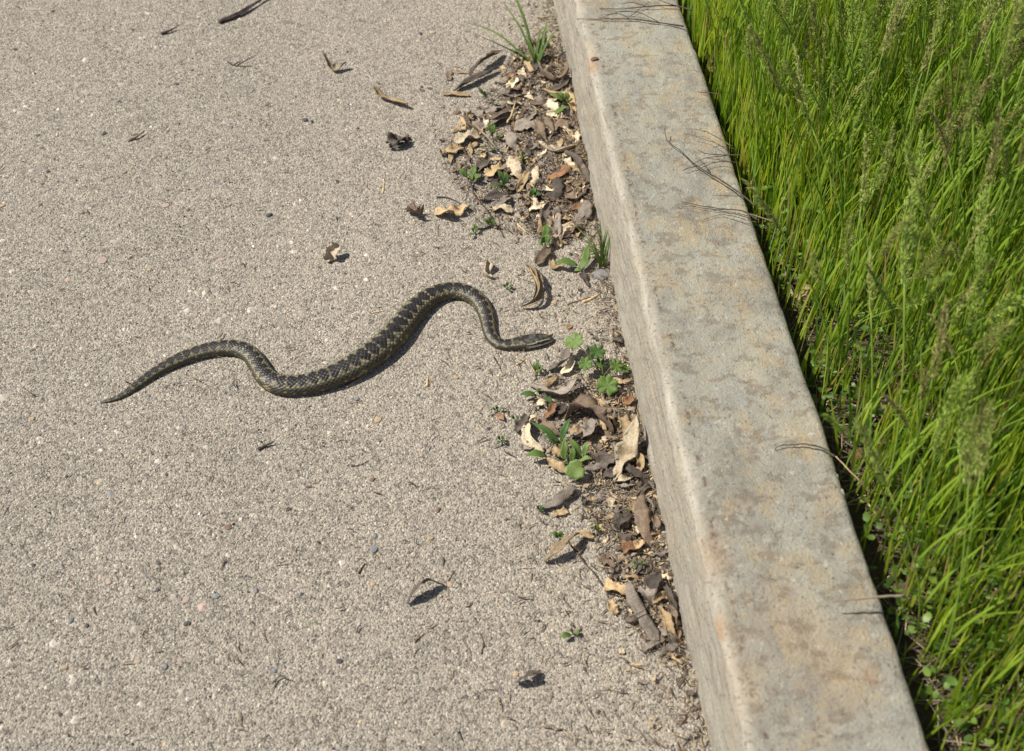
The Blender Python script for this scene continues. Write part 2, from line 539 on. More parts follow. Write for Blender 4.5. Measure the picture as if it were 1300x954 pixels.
lum = gc.mean(1, keepdims=True); gq = 0.15 * (1 - near)[:, None]
gc = gc * (1 - gq) + lum * gq * np.array([0.97, 0.97, 0.96])
tag(link('sand_grains', make_mesh('sand_grains', V, F, np.repeat(gc, m + 1, 0), smooth=False), GRAIN), 'loose sand and exposed aggregate grains strewn over the pavement', 'sand', kind='stuff')

# ------------------------------------------------------------------ curb
prof = []
r1, r2 = 0.0085, 0.008
prof += [(0.0, z) for z in np.arange(-0.06, CH - r1, 0.006)]
prof += [(r1 - r1 * math.cos(a), CH - r1 + r1 * math.sin(a)) for a in np.linspace(0, math.pi / 2, 7)]
W = C1 - C0
prof += [(x, CH) for x in np.arange(r1 + 0.006, W - r2 - 0.002, 0.006)]
prof += [(W - r2 + r2 * math.sin(a), CH - r2 + r2 * math.cos(a)) for a in np.linspace(0, math.pi / 2, 6)]
prof += [(W, z) for z in np.arange(CH - r2 - 0.008, -0.07, -0.012)]
prof = np.array(prof)
ty = np.concatenate([np.arange(-6, -0.72, 0.25), np.arange(-0.7, 1.02, 0.006), np.arange(1.1, 9, 0.25)])
PX, TY = np.meshgrid(np.arange(len(prof)), ty, indexing='ij')
lx = prof[PX, 0]; lz = prof[PX, 1]
cumul = np.concatenate([[0], np.cumsum(np.linalg.norm(np.diff(prof, axis=0), axis=1))])
arc = cumul[PX]
tan = np.gradient(prof, axis=0); tan /= np.linalg.norm(tan, axis=1, keepdims=True)
nx, nz = -tan[PX, 1], tan[PX, 0]
edge = np.exp(-((arc - cumul[len(np.arange(-0.06, CH - r1, 0.006)) + 3]) / 0.014) ** 2)
dsp = 0.0010 * vnoise(arc, TY, 11, 16) + 0.0009 * vnoise(arc, TY, 12, 55) + 0.0005 * vnoise(arc, TY, 13, 140)
face = lz < CH - r1
dsp = dsp * np.where(face & (lx < 0.01), 1.7, 1.0) - edge * (0.0022 * np.clip(vnoise(arc * 0.3, TY, 14, 28), 0, 1) + 0.0012 * np.clip(vnoise(arc, TY, 15, 95), 0, 1))
lx = lx + nx * dsp; lz = lz + nz * dsp
V = np.stack([lx, TY, lz], -1).reshape(-1, 3)
n, m = PX.shape
i = np.arange(n - 1)[:, None]; j = np.arange(m - 1)[None]
F = np.stack([i * m + j, i * m + j + 1, (i + 1) * m + j + 1, (i + 1) * m + j], -1).reshape(-1, 4)
F = F[:, ::-1]
curb = link('concrete_curb', make_mesh('concrete_curb', V, F), CURB, loc=cl(C0, 0, 0), rot=(0, 0, -YAW))
tag(curb, 'long weathered grey concrete curb between the sandy pavement and the grass', 'curb')


def stone_mesh(seed, flat=0.6, jag=0.25):
    import bmesh
    r = np.random.default_rng(seed)
    bm = bmesh.new(); bmesh.ops.create_icosphere(bm, subdivisions=2, radius=1.0)
    V = np.array([v.co[:] for v in bm.verts]); F = [[v.index for v in f.verts] for f in bm.faces]; bm.free()
    K = norm(r.normal(size=(9, 3))); D = r.uniform(0.62, 0.95, 9)
    for kx, d in zip(K, D):
        e = V @ kx - d
        V = V - np.where(e > 0, e, 0)[:, None] * kx
    V = V * (1 + jag * 0.3 * r.normal(size=(len(V), 1)) * 0.25)
    V[:, 2] *= flat
    V *= np.array([1.0, r.uniform(0.65, 0.95), 1.0])
    return V, F


# the pebble that bleeds rust, set in the curb's top
a0, b0 = curb_local(755, 76)
V, F = stone_mesh(4, 0.5)
peb = link('embedded_pebble', make_mesh('embedded_pebble', V * 0.0055, F), STONE['brown'], parent=curb, loc=(a0, b0, CH + 0.0006))
peb['label'] = 'rusty brown pebble set in the curb top'
# pale mortar crust on the grass-side rim
pts = [curb_local(1066 + 0.34 * q + 2, 596 + q) for q in range(0, 46, 4)]
V, F = tube([(min(x, W - 0.003) + 0.001 * math.sin(i * 2.1), y, CH - 0.006 + 0.0015 * math.sin(i * 1.3)) for i, (x, y) in enumerate(pts)], [0.001, 0.0022, 0.003, 0.0024, 0.0014, 0.002, 0.003, 0.0026, 0.0022, 0.0026, 0.0016, 0.0008], 8)
cr = link('mortar_crust', make_mesh('mortar_crust', V, F), STONE['mortar'], parent=curb)
cr['label'] = 'pale mortar crust on the rim facing the grass'

# ------------------------------------------------------------------ soil behind the curb
sx = np.concatenate([np.arange(C1 - 0.02, 1.7, 0.02), [1.8, 2.2, 3, 5, 10, 30, 120]])
tx = np.concatenate([[-120, -30, -10, -4, -2], np.arange(-1.2, 2.4, 0.03), [2.6, 3, 4, 8, 20, 60, 120]])
S, T = np.meshgrid(sx, tx, indexing='ij')
Xs = S * CSIDE[0] + T * CDIR[0]; Ys = S * CSIDE[1] + T * CDIR[1]


def soil_h(x, y):
    return SOIL + 0.008 * vnoise(x, y, 21, 9) + 0.004 * vnoise(x, y, 22, 27)


V = np.stack([Xs, Ys, soil_h(Xs, Ys)], -1).reshape(-1, 3)
n, m = S.shape
i = np.arange(n - 1)[:, None]; j = np.arange(m - 1)[None]
F = np.stack([i * m + j, (i + 1) * m + j, (i + 1) * m + j + 1, i * m + j + 1], -1).reshape(-1, 4)
tag(link('soil', make_mesh('soil', V, F), SOILM), kind='structure')

# ------------------------------------------------------------------ grass


def blades(S0, T0, L, Wd, lean, ldir, bend, cols, seg=6):
    """many blades as one mesh; each a folded tapering strip that arches over"""
    k = len(S0)
    x = S0 * CSIDE[0] + T0 * CDIR[0]; y = S0 * CSIDE[1] + T0 * CDIR[1]
    z = soil_h(x, y) - 0.004
    u = np.linspace(0, 1, seg + 1)[None]
    th = lean[:, None] + bend[:, None] * u ** 1.6
    du = L[:, None] / seg
    hx = np.concatenate([np.zeros((k, 1)), np.cumsum(np.sin(th[:, :-1]) * du, 1)], 1)
    hz = np.concatenate([np.zeros((k, 1)), np.cumsum(np.cos(th[:, :-1]) * du, 1)], 1)
    cd, sd_ = np.cos(ldir)[:, None], np.sin(ldir)[:, None]
    P = np.stack([x[:, None] + hx * cd, y[:, None] + hx * sd_, z[:, None] + hz], -1)
    wprof = np.clip(np.minimum(0.55 + u * 1.5, 1.0) * (1 - u ** 3) + 0.02, 0, 1)
    tw = rng.uniform(0, 6.28, k)[:, None] + rng.uniform(-0.9, 0.9, k)[:, None] * u
    Sx = np.stack([np.cos(tw), np.sin(tw), np.zeros_like(tw)], -1) * (Wd[:, None] * wprof * 0.5)[..., None]
    V = np.stack([P - Sx, P + Sx], 2)
    V = V.reshape(k, -1, 3)
    nv = V.shape[1]
    b = (np.arange(k) * nv)[:, None]; j = np.arange(seg)[None] * 2
    F = np.stack([b + j, b + j + 1, b + j + 3, b + j + 2], -1).reshape(-1, 4)
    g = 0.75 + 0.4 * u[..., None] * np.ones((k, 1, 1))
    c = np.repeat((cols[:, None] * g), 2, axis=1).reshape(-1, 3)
    return V.reshape(-1, 3), F, c


def grass_cols(k, yellow=0.06):
    base = np.array([0.325, 0.445, 0.036]); alt = np.array([0.49, 0.585, 0.085]); dk = np.array([0.13, 0.26, 0.026]); bl = np.array([0.22, 0.38, 0.11])
    c = rng.choice(4, k, p=[0.4, 0.3, 0.2, 0.1])
    col = np.stack([base, alt, dk, bl])[c] * rng.uniform(0.8, 1.2, (k, 1))
    dry = rng.random(k) < yellow
    col[dry] = np.array([0.50, 0.38, 0.17]) * rng.uniform(0.7, 1.15, (dry.sum(), 1))
    return col


def scatter(nn, s0, s1, t0, t1, edge):
    s = rng.uniform(s0, s1, nn); t = rng.uniform(t0, t1, nn)
    x = s * CSIDE[0] + t * CDIR[0]; y = s * CSIDE[1] + t * CDIR[1]
    d = (s - C1) / (edge * (0.9 - 0.65 * np.clip((t + 0.15) / 0.45, 0, 1)))
    p = np.clip(d, 0.02, 1) * np.clip(0.80 + 0.6 * vnoise(x, y, 31, 11), 0.25, 1)
    k = rng.random(nn) < p
    return s[k], t[k]


GT0, GT1, GS1 = -0.75, 1.75, 1.35
S0, T0 = scatter(90000, C1 + 0.004, GS1, GT0, GT1, 0.07)
far = np.clip((T0 + 0.15) / 0.5, 0, 1)                          # taller and denser away from the camera
keep = rng.random(len(S0)) < (0.85 + 0.15 * far)
S0, T0, far = S0[keep], T0[keep], far[keep]
k = len(S0)
ed = np.clip((S0 - C1) / 0.16, 0, 1)
L = rng.uniform(0.10, 0.22, k) * (0.5 + 0.5 * ed) * (0.75 + 0.35 * far)
lean = np.abs(rng.normal(0.0, 0.12, k)); ldir = rng.uniform(0, 6.28, k)
bend = rng.uniform(-0.05, 0.42, k)
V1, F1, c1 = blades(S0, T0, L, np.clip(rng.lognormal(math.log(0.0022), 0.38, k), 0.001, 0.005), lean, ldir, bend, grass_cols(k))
# upright stalks between the blades
S2, T2 = scatter(26000, C1 + 0.02, GS1, GT0, GT1, 0.12)
k = len(S2)
far = np.clip((T2 + 0.15) / 0.5, 0, 1); ed = np.clip((S2 - C1) / 0.16, 0, 1)
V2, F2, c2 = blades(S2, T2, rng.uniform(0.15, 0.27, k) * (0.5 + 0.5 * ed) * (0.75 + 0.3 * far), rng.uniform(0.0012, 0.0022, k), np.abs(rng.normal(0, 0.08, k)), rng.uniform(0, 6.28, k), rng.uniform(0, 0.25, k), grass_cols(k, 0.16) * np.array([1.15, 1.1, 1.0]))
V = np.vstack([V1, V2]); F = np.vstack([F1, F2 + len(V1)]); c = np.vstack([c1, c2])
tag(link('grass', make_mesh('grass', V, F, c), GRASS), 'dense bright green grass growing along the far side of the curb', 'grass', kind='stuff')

# low leafy ground cover and dead straw near the curb
k = 1500
s = C1 + 0.012 + np.abs(rng.normal(0, 0.11, k)); t = rng.uniform(-0.7, 0.25, k)
x = s * CSIDE[0] + t * CDIR[0]; y = s * CSIDE[1] + t * CDIR[1]
kp = vnoise(x, y, 41, 13) > -0.25
x, y = x[kp], y[kp]; k = len(x)
z = soil_h(x, y) + rng.uniform(0.005, 0.055, k)
R = rng.uniform(0.0018, 0.0045, k)
nrm = norm(np.stack([rng.normal(0, 0.4, k), rng.normal(0, 0.4, k), np.ones(k)], -1))
t1 = norm(np.cross(nrm, np.stack([np.cos(rng.uniform(0, 6.28, k)), rng.normal(size=k), np.zeros(k)], -1))); t2 = np.cross(nrm, t1)
m = 7
a = np.linspace(0, 2 * math.pi, m, endpoint=False)
rad = R[:, None] * (1 + 0.28 * np.cos(a))[None]
rim = np.stack([x, y, z], -1)[:, None] + t1[:, None] * (rad * np.cos(a))[..., None] * 1.25 + t2[:, None] * (rad * np.sin(a))[..., None] * 0.8 + nrm[:, None] * (R[:, None] * 0.25 * np.cos(2 * a))[..., None]
cen = (np.stack([x, y, z], -1) - nrm * (R * 0.2)[:, None])[:, None]
V = np.concatenate([rim, cen], 1).reshape(-1, 3)
b0 = (np.arange(k) * (m + 1))[:, None]; jj = np.arange(m)[None]
F = np.stack([b0 + jj, b0 + (jj + 1) % m, np.broadcast_to(b0 + m, (k, m))], -1).reshape(-1, 3)
c = np.stack([[0.15, 0.25, 0.045], [0.21, 0.32, 0.06], [0.10, 0.18, 0.035]])[rng.choice(3, k)] * rng.uniform(0.8, 1.2, (k, 1))
tag(link('ground_cover', make_mesh('ground_cover', V, F, np.repeat(c, m + 1, 0)), GRASS), 'low small-leaved green ground cover under the grass beside the curb', 'ground cover', kind='stuff')


def fibres(n, s, t, zf, Lr, Rr, cols):
    """short straws and chaff lying about, as one mesh"""
    x = s * CSIDE[0] + t * CDIR[0]; y = s * CSIDE[1] + t * CDIR[1]
    z = zf(x, y)
    a = rng.uniform(0, 6.28, n); L = rng.uniform(*Lr, n); r = rng.uniform(*Rr, n)
    d = np.stack([np.cos(a), np.sin(a), rng.normal(0, 0.22, n)], -1); q = np.stack([-np.sin(a), np.cos(a), np.zeros(n)], -1)
    c = np.stack([x, y, z + r], -1)
    bow = q * (rng.normal(0, 0.14, n) * L)[:, None]
    up = np.array([0, 0, 1.0])
    rows = []
    for f, wd in ((-0.5, 0.5), (0.0, 1.0), (0.5, 0.35)):
        p = c + d * (f * L)[:, None] + (bow if f == 0 else 0)
        rows.append(np.stack([p + q * (r * wd)[:, None], p + up * (r * wd)[:, None], p - q * (r * wd)[:, None]], 1))
    V = np.concatenate(rows, 1).reshape(-1, 3)
    b = np.arange(n)[:, None] * 9
    quads = np.array([[0, 1, 4, 3], [1, 2, 5, 4], [2, 0, 3, 5], [3, 4, 7, 6], [4, 5, 8, 7], [5, 3, 6, 8]])
    F = (b[:, :, None] + quads[None]).reshape(-1, 4)
    return V, F, np.repeat(cols[rng.choice(len(cols), n)] * rng.uniform(0.75, 1.2, (n, 1)), 9, 0)


drycols = np.array([[0.36, 0.27, 0.16], [0.25, 0.18, 0.115], [0.13, 0.095, 0.07], [0.46, 0.36, 0.23], [0.17, 0.14, 0.115], [0.10, 0.08, 0.065], [0.24, 0.19, 0.14]])
k = 2600
V, F, c = fibres(k, C1 + 0.005 + np.abs(rng.normal(0, 0.14, k)), rng.uniform(-0.7, 1.0, k), lambda x, y: soil_h(x, y) + rng.uniform(0, 0.012, len(x)), (0.012, 0.07), (0.0004, 0.0011), drycols)
tag(link('dead_straw', make_mesh('dead_straw', V, F, c), CHAFF), 'brown dead straw and thatch on the soil under the grass', 'straw', kind='stuff')


# flowering grass stalks: stem, seed head, a leaf
def seed_head(seed, Lh, dens, spread, hue):
    r = np.random.default_rng(seed)
    Vs, Fs, Cs, o = [], [], [], 0
    octF = [[0, 1, 4], [1, 2, 4], [2, 3, 4], [3, 0, 4], [1, 0, 5], [2, 1, 5], [3, 2, 5], [0, 3, 5]]
    lean = r.uniform(-0.5, 0.5, 2)
    for q in range(dens):
        u = (q + r.random()) / dens
        ax_p = np.array([lean[0] * 0.3 * Lh * u * u, lean[1] * 0.3 * Lh * u * u, u * Lh])
        a = r.uniform(0, 6.28)
        env = spread * 0.72 * math.sin(math.pi * min(0.12 + u * 0.9, 1.0)) ** 0.7
        out = np.array([math.cos(a), math.sin(a), 0]) * env * r.uniform(0.25, 1.0)
        p = ax_p + out + np.array([0, 0, r.uniform(0.7, 1.8) * np.linalg.norm(out)])
        d = norm(out * 1.1 + np.array([lean[0] * u * 0.01, lean[1] * u * 0.01, 0.010]) + r.normal(0, 0.0035, 3))
        l = r.uniform(0.0018, 0.0046); wd = r.uniform(0.00035, 0.0007)
        e1 = norm(np.cross(d, [0.3, 0.8, 0.1])); e2 = np.cross(d, e1)
        Vs += [p + e1 * wd, p + e2 * wd * 0.6, p - e1 * wd, p - e2 * wd * 0.6, p + d * l, p - d * l * 0.8]
        Fs += [[k + o for k in f] for f in octF]; o += 6
        g = np.array([0.42, 0.54, 0.11]) * (1 - hue) + np.array([0.50, 0.41, 0.20]) * hue
        if r.random() < 0.03 + 0.22 * hue: g = np.array([0.36, 0.23, 0.15])
        Cs += [g * r.uniform(0.75, 1.25)] * 6
    rv, rf = tube([[0, 0, 0], [lean[0] * 0.07 * Lh, lean[1] * 0.07 * Lh, Lh * 0.5], [lean[0] * 0.3 * Lh, lean[1] * 0.3 * Lh, Lh]], [0.0006, 0.0005, 0.0002], 4)
    Vs += list(rv); Fs += [[k + o for k in f] for f in rf]; Cs += [np.array([0.16, 0.21, 0.06])] * len(rv)
    return make_mesh('seed_head', np.array(Vs), Fs, np.array(Cs), smooth=False)


HKIND = [(0, 'slim', 0.0042), (0, 'feathery', 0.0068), (0, 'broad', 0.0092), (1, 'slim', 0.0042), (1, 'feathery', 0.0068), (1, 'broad', 0.0092), (2, 'slim', 0.0042), (2, 'feathery', 0.0065), (2, 'broad', 0.0088)]
HUES = [('fresh green', 0.0), ('olive green', 0.25), ('brownish', 0.65)]
HEADS = [seed_head(100 + q, random.uniform(0.055, 0.09), (170, 220, 270)[q % 3], sp, HUES[hu][1]) for q, (hu, wd_, sp) in enumerate(HKIND)]
for h in HEADS: h.materials.append(SEED)


def stalk_mesh(seed, H):
    r = np.random.default_rng(seed)
    bx, by = r.normal(0, 0.035, 2)
    P = catmull([[0, 0, 0], [bx * 0.2, by * 0.2, H * 0.4], [bx * 0.55, by * 0.55, H * 0.72], [bx, by, H]], 8)
    V, F = tube(P, np.linspace(0.0011, 0.0006, 8), 5)
    c = np.tile(np.array([0.31, 0.43, 0.07]), (len(V), 1)) * r.uniform(0.85, 1.2)
    lf = []
    for q in range(2):
        a = r.uniform(0, 6.28); b = P[2 + 2 * q]
        l = r.uniform(0.07, 0.12)
        dirv = np.array([math.cos(a), math.sin(a), 0])
        Q = catmull([b, b + dirv * l * 0.16 + [0, 0, l * 0.5], b + dirv * l * 0.42 + [0, 0, l * 0.88]], 7)
        v, f = strip(Q, np.array([0.6, 1, 1, 0.95, 0.8, 0.5, 0.08]) * 0.0028, th=0.0002, nv=3, fold=0.3, seed=q)
        me = make_mesh('leaf_blade', v, f, np.tile(np.array([0.28, 0.42, 0.04]), (len(v), 1))); me.materials.append(GRASS)
        lf.append(me)
    me = make_mesh('stem', V, F, c); me.materials.append(GRASS)
    return me, P[-1], norm(P[-1] - P[-2]), lf


STALKS = [stalk_mesh(200 + q, 0.17 + 0.026 * q) for q in range(8)]


def flower_stalk(s, t, q, hq, rz, sc, label, group):
    p = cl(s, t); z = float(soil_h(np.array([p[0]]), np.array([p[1]]))[0]) - 0.003
    me, tip, td, lf = STALKS[q]
    o = empty('grass_stalk', (p[0], p[1], z), (random.uniform(-0.07, 0.07), random.uniform(-0.07, 0.07), rz))
    o.scale = (sc, sc, sc)
    link('stem', me, None, o)
    h = link('seed_head', HEADS[hq], None, o, loc=tip - td * 0.002)
    h.rotation_euler = Vector(td).to_track_quat('Z', 'Y').to_euler()
    for l in lf: link('leaf_blade', l, None, o)
    tag(o, label, 'grass stalk', group)
    return o




def in_view(p):
    """does the photograph show this point (with a margin)?"""
    d = np.asarray(p) - CAM
    f = d @ FWD
    if f < 0.1: return False
    x = CX + FPX * d[0] / f; y = CY - FPX * (d @ UPV) / f
    return -40 < x < 1360 and -60 < y < 1000


cnt = 0
while cnt < 285:
    s = C1 + 0.03 + random.random() * 0.80; t = random.uniform(-0.6, 1.3)
    far = min(max((t + 0.2) / 0.5, 0), 1)
    if random.random() > 0.30 + 0.70 * far: continue
    near_curb = s < C1 + 0.13
    if near_curb and random.random() < 0.45: continue
    q = random.randrange(4) if near_curb else random.randrange(2, 8)
    if not in_view(cl(s, t, SOIL + 0.17 + 0.026 * q)): continue
    hq = random.choices(range(9), [4, 5, 4, 4, 5, 4, 2, 3, 2])[0]
    hu, wd_, _ = HKIND[hq]
    lab = 'grass stalk with a %s %s seed head, %s' % (wd_, HUES[hu][0], 'growing close behind the curb' if near_curb else 'standing deep in the dense grass')
    flower_stalk(s, t, q, hq, random.uniform(0, 6.28), random.uniform(0.85, 1.1), lab, '%s %s seed heads %s' % (wd_, HUES[hu][0], 'by the curb' if near_curb else 'deep in the grass'))
    cnt += 1

# ------------------------------------------------------------------ snake
# centre of the body along the photograph, tail to neck, with its width in pixels
SNK = [(127, 511, 4), (140, 509, 6), (155, 503, 9), (172, 490, 12.5), (190, 476, 15), (211, 463, 17.5), (235, 451, 20), (260, 443, 21.5), (285, 439, 22.5),
       (304, 440, 23.5), (318, 447, 24), (326, 459, 24.5), (332, 472, 26), (342, 484, 28), (358, 490, 29), (381, 488, 30), (406, 482, 32), (431, 473, 34),
       (456, 460, 36), (480, 444, 37), (500, 425, 36), (514, 406, 33), (527, 389, 30), (545, 375, 27), (566, 367, 25), (588, 368, 24), (605, 377, 23),
       (615, 390, 21.5), (619, 404, 20), (620, 417, 18), (623, 428, 16.5), (631, 436, 15.5), (642, 438, 16), (652, 436, 18.5), (662, 434.5, 22.5), (672, 433, 24), (682, 432, 22),
       (691, 431.5, 18), (698, 431, 14), (703, 431, 9)]
ctrl, wid = [], []
for (x, y, wpx) in SNK:
    p = pix(x, y, 0.009)
    wm = wpx * mpp(p) * (0.93 if x < 650 else 0.88)
    ctrl.append(pix(x, y, wm * 0.32)); wid.append(wm)
ctrl = np.array(ctrl); wid = np.array(wid)
for _ in range(1):
    c2_ = ctrl.copy(); c2_[1:-1] = 0.25 * ctrl[:-2] + 0.5 * ctrl[1:-1] + 0.25 * ctrl[2:]; ctrl = c2_
NS, NT = 1100, 100
dense = catmull(ctrl, 3000)
dl = np.concatenate([[0], np.cumsum(np.linalg.norm(np.diff(dense, axis=0), axis=1))])
cl_l = np.concatenate([[0], np.cumsum(np.linalg.norm(np.diff(ctrl, axis=0), axis=1))])
sv = np.linspace(0, dl[-1], NS)
PC = np.stack([np.interp(sv, dl, dense[:, q]) for q in range(3)], -1)
WD = np.interp(sv, cl_l / cl_l[-1] * dl[-1], wid)
ker = np.ones(15) / 15
WD = np.convolve(np.pad(WD, 7, mode='edge'), ker, 'valid')
tail_end = np.clip(sv / 0.006, 0, 1); WD *= np.sqrt(1 - (1 - tail_end) ** 2) * 0.97 + 0.03
nose = np.clip((sv[-1] - sv) / 0.007, 0, 1); WD *= np.sqrt(np.clip(1 - (1 - nose) ** 2, 0, 1)) * 0.98 + 0.02
LEN = sv[-1]
headL = 0.040
hd = np.clip((sv - (LEN - headL)) / headL, 0, 1)                    # 0 at nape .. 1 at snout
hgt = np.where(hd > 0, 0.70 - 0.06 * np.minimum(hd * 3, 1), 0.70)
TT = norm(np.gradient(PC, axis=0)); TT[:, 2] = 0; TT = norm(TT)
SS = norm(np.cross(TT, np.array([0, 0, 1.0])))
th = np.linspace(0, 2 * math.pi, NT, endpoint=False)                # 0 = spine
ct, st_ = np.cos(th), np.sin(th)
vert = np.where(ct > 0, ct, -np.abs(ct) ** 0.75 * 0.85)
side = np.sign(st_) * np.abs(st_) ** np.where(ct > 0, 0.92, 0.55)
half = WD * 0.5; hh = half * hgt
zc = hh * 0.85 - 0.0004
ground_s = ground_h(PC[:, 0], PC[:, 1])
zc = zc + ground_s + np.where(hd > 0, 0.0025 * hd, 0)
PC[:, 2] = zc
# scales: staggered diamonds; each scale keeps one colour and a keel
ROWS = 12.8
aS = sv / 0.0049
TH = np.where(th > math.pi, th - 2 * math.pi, th)
tail_rows = ROWS * np.clip(0.45 + WD / 0.032, 0.5, 1.0)
sc_len = np.clip(WD / 0.029, 0.42, 1.0)
aS = np.concatenate([[0], np.cumsum(np.diff(sv) / (0.0058 * (sc_len[1:] * 0.8 + 0.2)))])
bT = TH[None] / (2 * math.pi) * ROWS * 1.25
A = aS[:, None] + 0 * bT; B = bT + 0 * A
p_ = (A + B); q_ = (A - B)
pi_, qi_ = np.floor(p_), np.floor(q_)
ca = (pi_ + qi_ + 1) / 2; cb = (pi_ - qi_) / 2
la, lb = A - ca, B - cb
dd = np.maximum(np.abs(p_ - pi_ - 0.5), np.abs(q_ - qi_ - 0.5)) * 2   # 1 at scale border
s_c = np.interp(ca, aS, sv); t_c = cb / (ROWS * 1.25) * 2 * math.pi
keel = np.clip(1 - np.abs(lb) * 6.5, 0, 1)
lift = (0.55 - la) * 0.5
hsh = np.modf(np.abs(np.sin(pi_ * 12.9898 + qi_ * 78.233) * 43758.5453))[0]
wloc = np.interp(s_c, sv, WD)
per = 0.0092 + 0.0040 * np.clip((wloc - 0.012) / 0.02, 0, 1)
phs_cum = np.concatenate([[0], np.cumsum(np.diff(sv) / (0.0092 + 0.0040 * np.clip((WD[1:] - 0.012) / 0.02, 0, 1)))])
phase = np.interp(s_c, sv, phs_cum)
at = np.abs(t_c)
jit = (hsh - 0.5) * 0.10
phi_v = np.interp(A * 0.4 + ca * 0.6, aS, phs_cum); at_v = np.abs(t_c) * 0.5 + np.abs(TH)[None] * 0.5
blob = 0.70 * np.sqrt(np.clip(1 - (np.abs(np.modf(phi_v)[0] - 0.5) / 0.47) ** 2, 0.03, 1)) + jit * 0.6
at = at_v
dark = at < blob
border = (at >= blob) & (at < 0.88 + jit * 1.2)
lat_ph = np.modf(phase + 0.5)[0]
lat = (at > 1.0) & (at < 1.5) & (np.abs(lat_ph - 0.5) < 0.33 + jit)
c_dark = np.array([0.027, 0.022, 0.020]); c_bord = np.array([0.20, 0.18, 0.11]); c_side = np.array([0.052, 0.044, 0.030]); c_lat = np.array([0.028, 0.023, 0.018])
belly = at > 1.95
colr = np.where(dark[..., None], c_dark, np.where(border[..., None], c_bord, np.where(lat[..., None], c_lat, c_side)))
colr = np.where(belly[..., None], np.array([0.16, 0.14, 0.11]), colr)
rare = (~dark) & (hsh > 0.90) & (~belly); colr = np.where(rare[..., None], np.array([0.20, 0.17, 0.08]), colr)
colr = colr * (0.55 + 0.9 * hsh[..., None])
seam = np.clip((dd - 0.72) / 0.22, 0, 1)
colr = colr * (1 - 0.75 * seam[..., None])
tipc = ((~dark) & (~belly))[..., None] * np.clip(keel * 0.65, 0, 1)[..., None]
colr = colr * (1 - tipc) + tipc * np.array([0.19, 0.16, 0.085])
# head: dark cap with a pale V on the nape, white lip line
H = hd[:, None] + 0 * B; aT = np.abs(TH)[None] + 0 * A
onh = H > 0.16 + (hsh - 0.5) * 0.22
capc = np.array([0.072, 0.066, 0.054]) * (0.7 + 0.9 * np.clip(vnoise(A * 1.7, B * 1.3, 61, 1.0), -0.6, 1)[..., None])
lip = onh & (aT > 1.28) & (aT < 1.75)
brow = onh & (np.abs(aT - (0.55 + 0.55 * (1 - H))) < 0.10) & (H < 0.85)
eyest = onh & (aT > 1.02) & (aT < 1.28)
hc = np.where(lip[..., None], np.array([0.42, 0.40, 0.33]), np.where(brow[..., None], np.array([0.30, 0.28, 0.21]), np.where(eyest[..., None], np.array([0.018, 0.015, 0.012]), capc)))
colr = np.where(onh[..., None], hc * (0.8 + 0.4 * hsh[..., None]), colr)
amp = 0.00062 * np.clip(WD / 0.022, 0.25, 1.1)[:, None] * np.where(onh, 0.35, 1.0)
disp = amp * ((1 - seam) * (0.55 + lift) + 0.55 * keel) * (aT < 2.1)
rad_v = np.stack([np.broadcast_to(side[None], (NS, NT)), np.broadcast_to(vert[None], (NS, NT))], 0)
px_ = half[:, None] * rad_v[0] + disp * st_[None]
pz_ = hh[:, None] * rad_v[1] + disp * ct[None]
# brow ridge over the eyes, flat crown
ridge = np.where((H > 0.45) & (H < 0.8) & (np.abs(aT - 0.85) < 0.3), 0.0008, 0)
pz_ = np.where(H > 0, np.minimum(pz_, hh[:, None] * (0.86 + 0.14 * (1 - H))), pz_) + ridge
V = PC[:, None] + SS[:, None] * px_[..., None] + np.array([0, 0, 1.0]) * pz_[..., None]
V = V.reshape(-1, 3)
F = ring_faces(NS, NT).tolist()
F.append(list(range(NT))); F.append([(NS - 1) * NT + k for k in range(NT)][::-1])
F = [f[::-1] for f in F]
base = np.array([PC[NS // 2, 0], PC[NS // 2, 1], 0.0])
snake = link('snake', make_mesh('snake', V - base, F, colr.reshape(-1, 3)), SNAKE, loc=base)
tag(snake, 'dark olive patterned viper winding across the sandy pavement towards the curb', 'snake')
EYE = mat_simple('snake_eye', (0.012, 0.010, 0.008), (0.03, 0.02, 0.01), 300, 0.12, 0.0)
ie = int(np.argmin(np.abs(hd - 0.62)))
for sg in (-1, 1):
    Ve, Fe = stone_mesh(1, 1.0, 0.0)
    Ve = norm(Ve) * 0.0019
    e = PC[ie] + SS[ie] * sg * half[ie] * 0.86 + np.array([0, 0, hh[ie] * 0.42])
    link('eye', make_mesh('eye', Ve, Fe), EYE, parent=snake, loc=e - base)

# ------------------------------------------------------------------ dry leaves and pods
PROFS = {
    'pod': lambda u: np.clip(np.sin(np.pi * np.clip(u * 0.94 + 0.03, 0, 1)), 0, 1) ** 0.45,
    'leaf': lambda u: np.clip(np.sin(np.pi * np.clip(u * 0.96 + 0.02, 0, 1)), 0, 1) ** 0.85,
    'scrap': lambda u: np.sin(np.pi * (0.14 + 0.72 * u)) ** 0.6,
}
_seed = [1000]


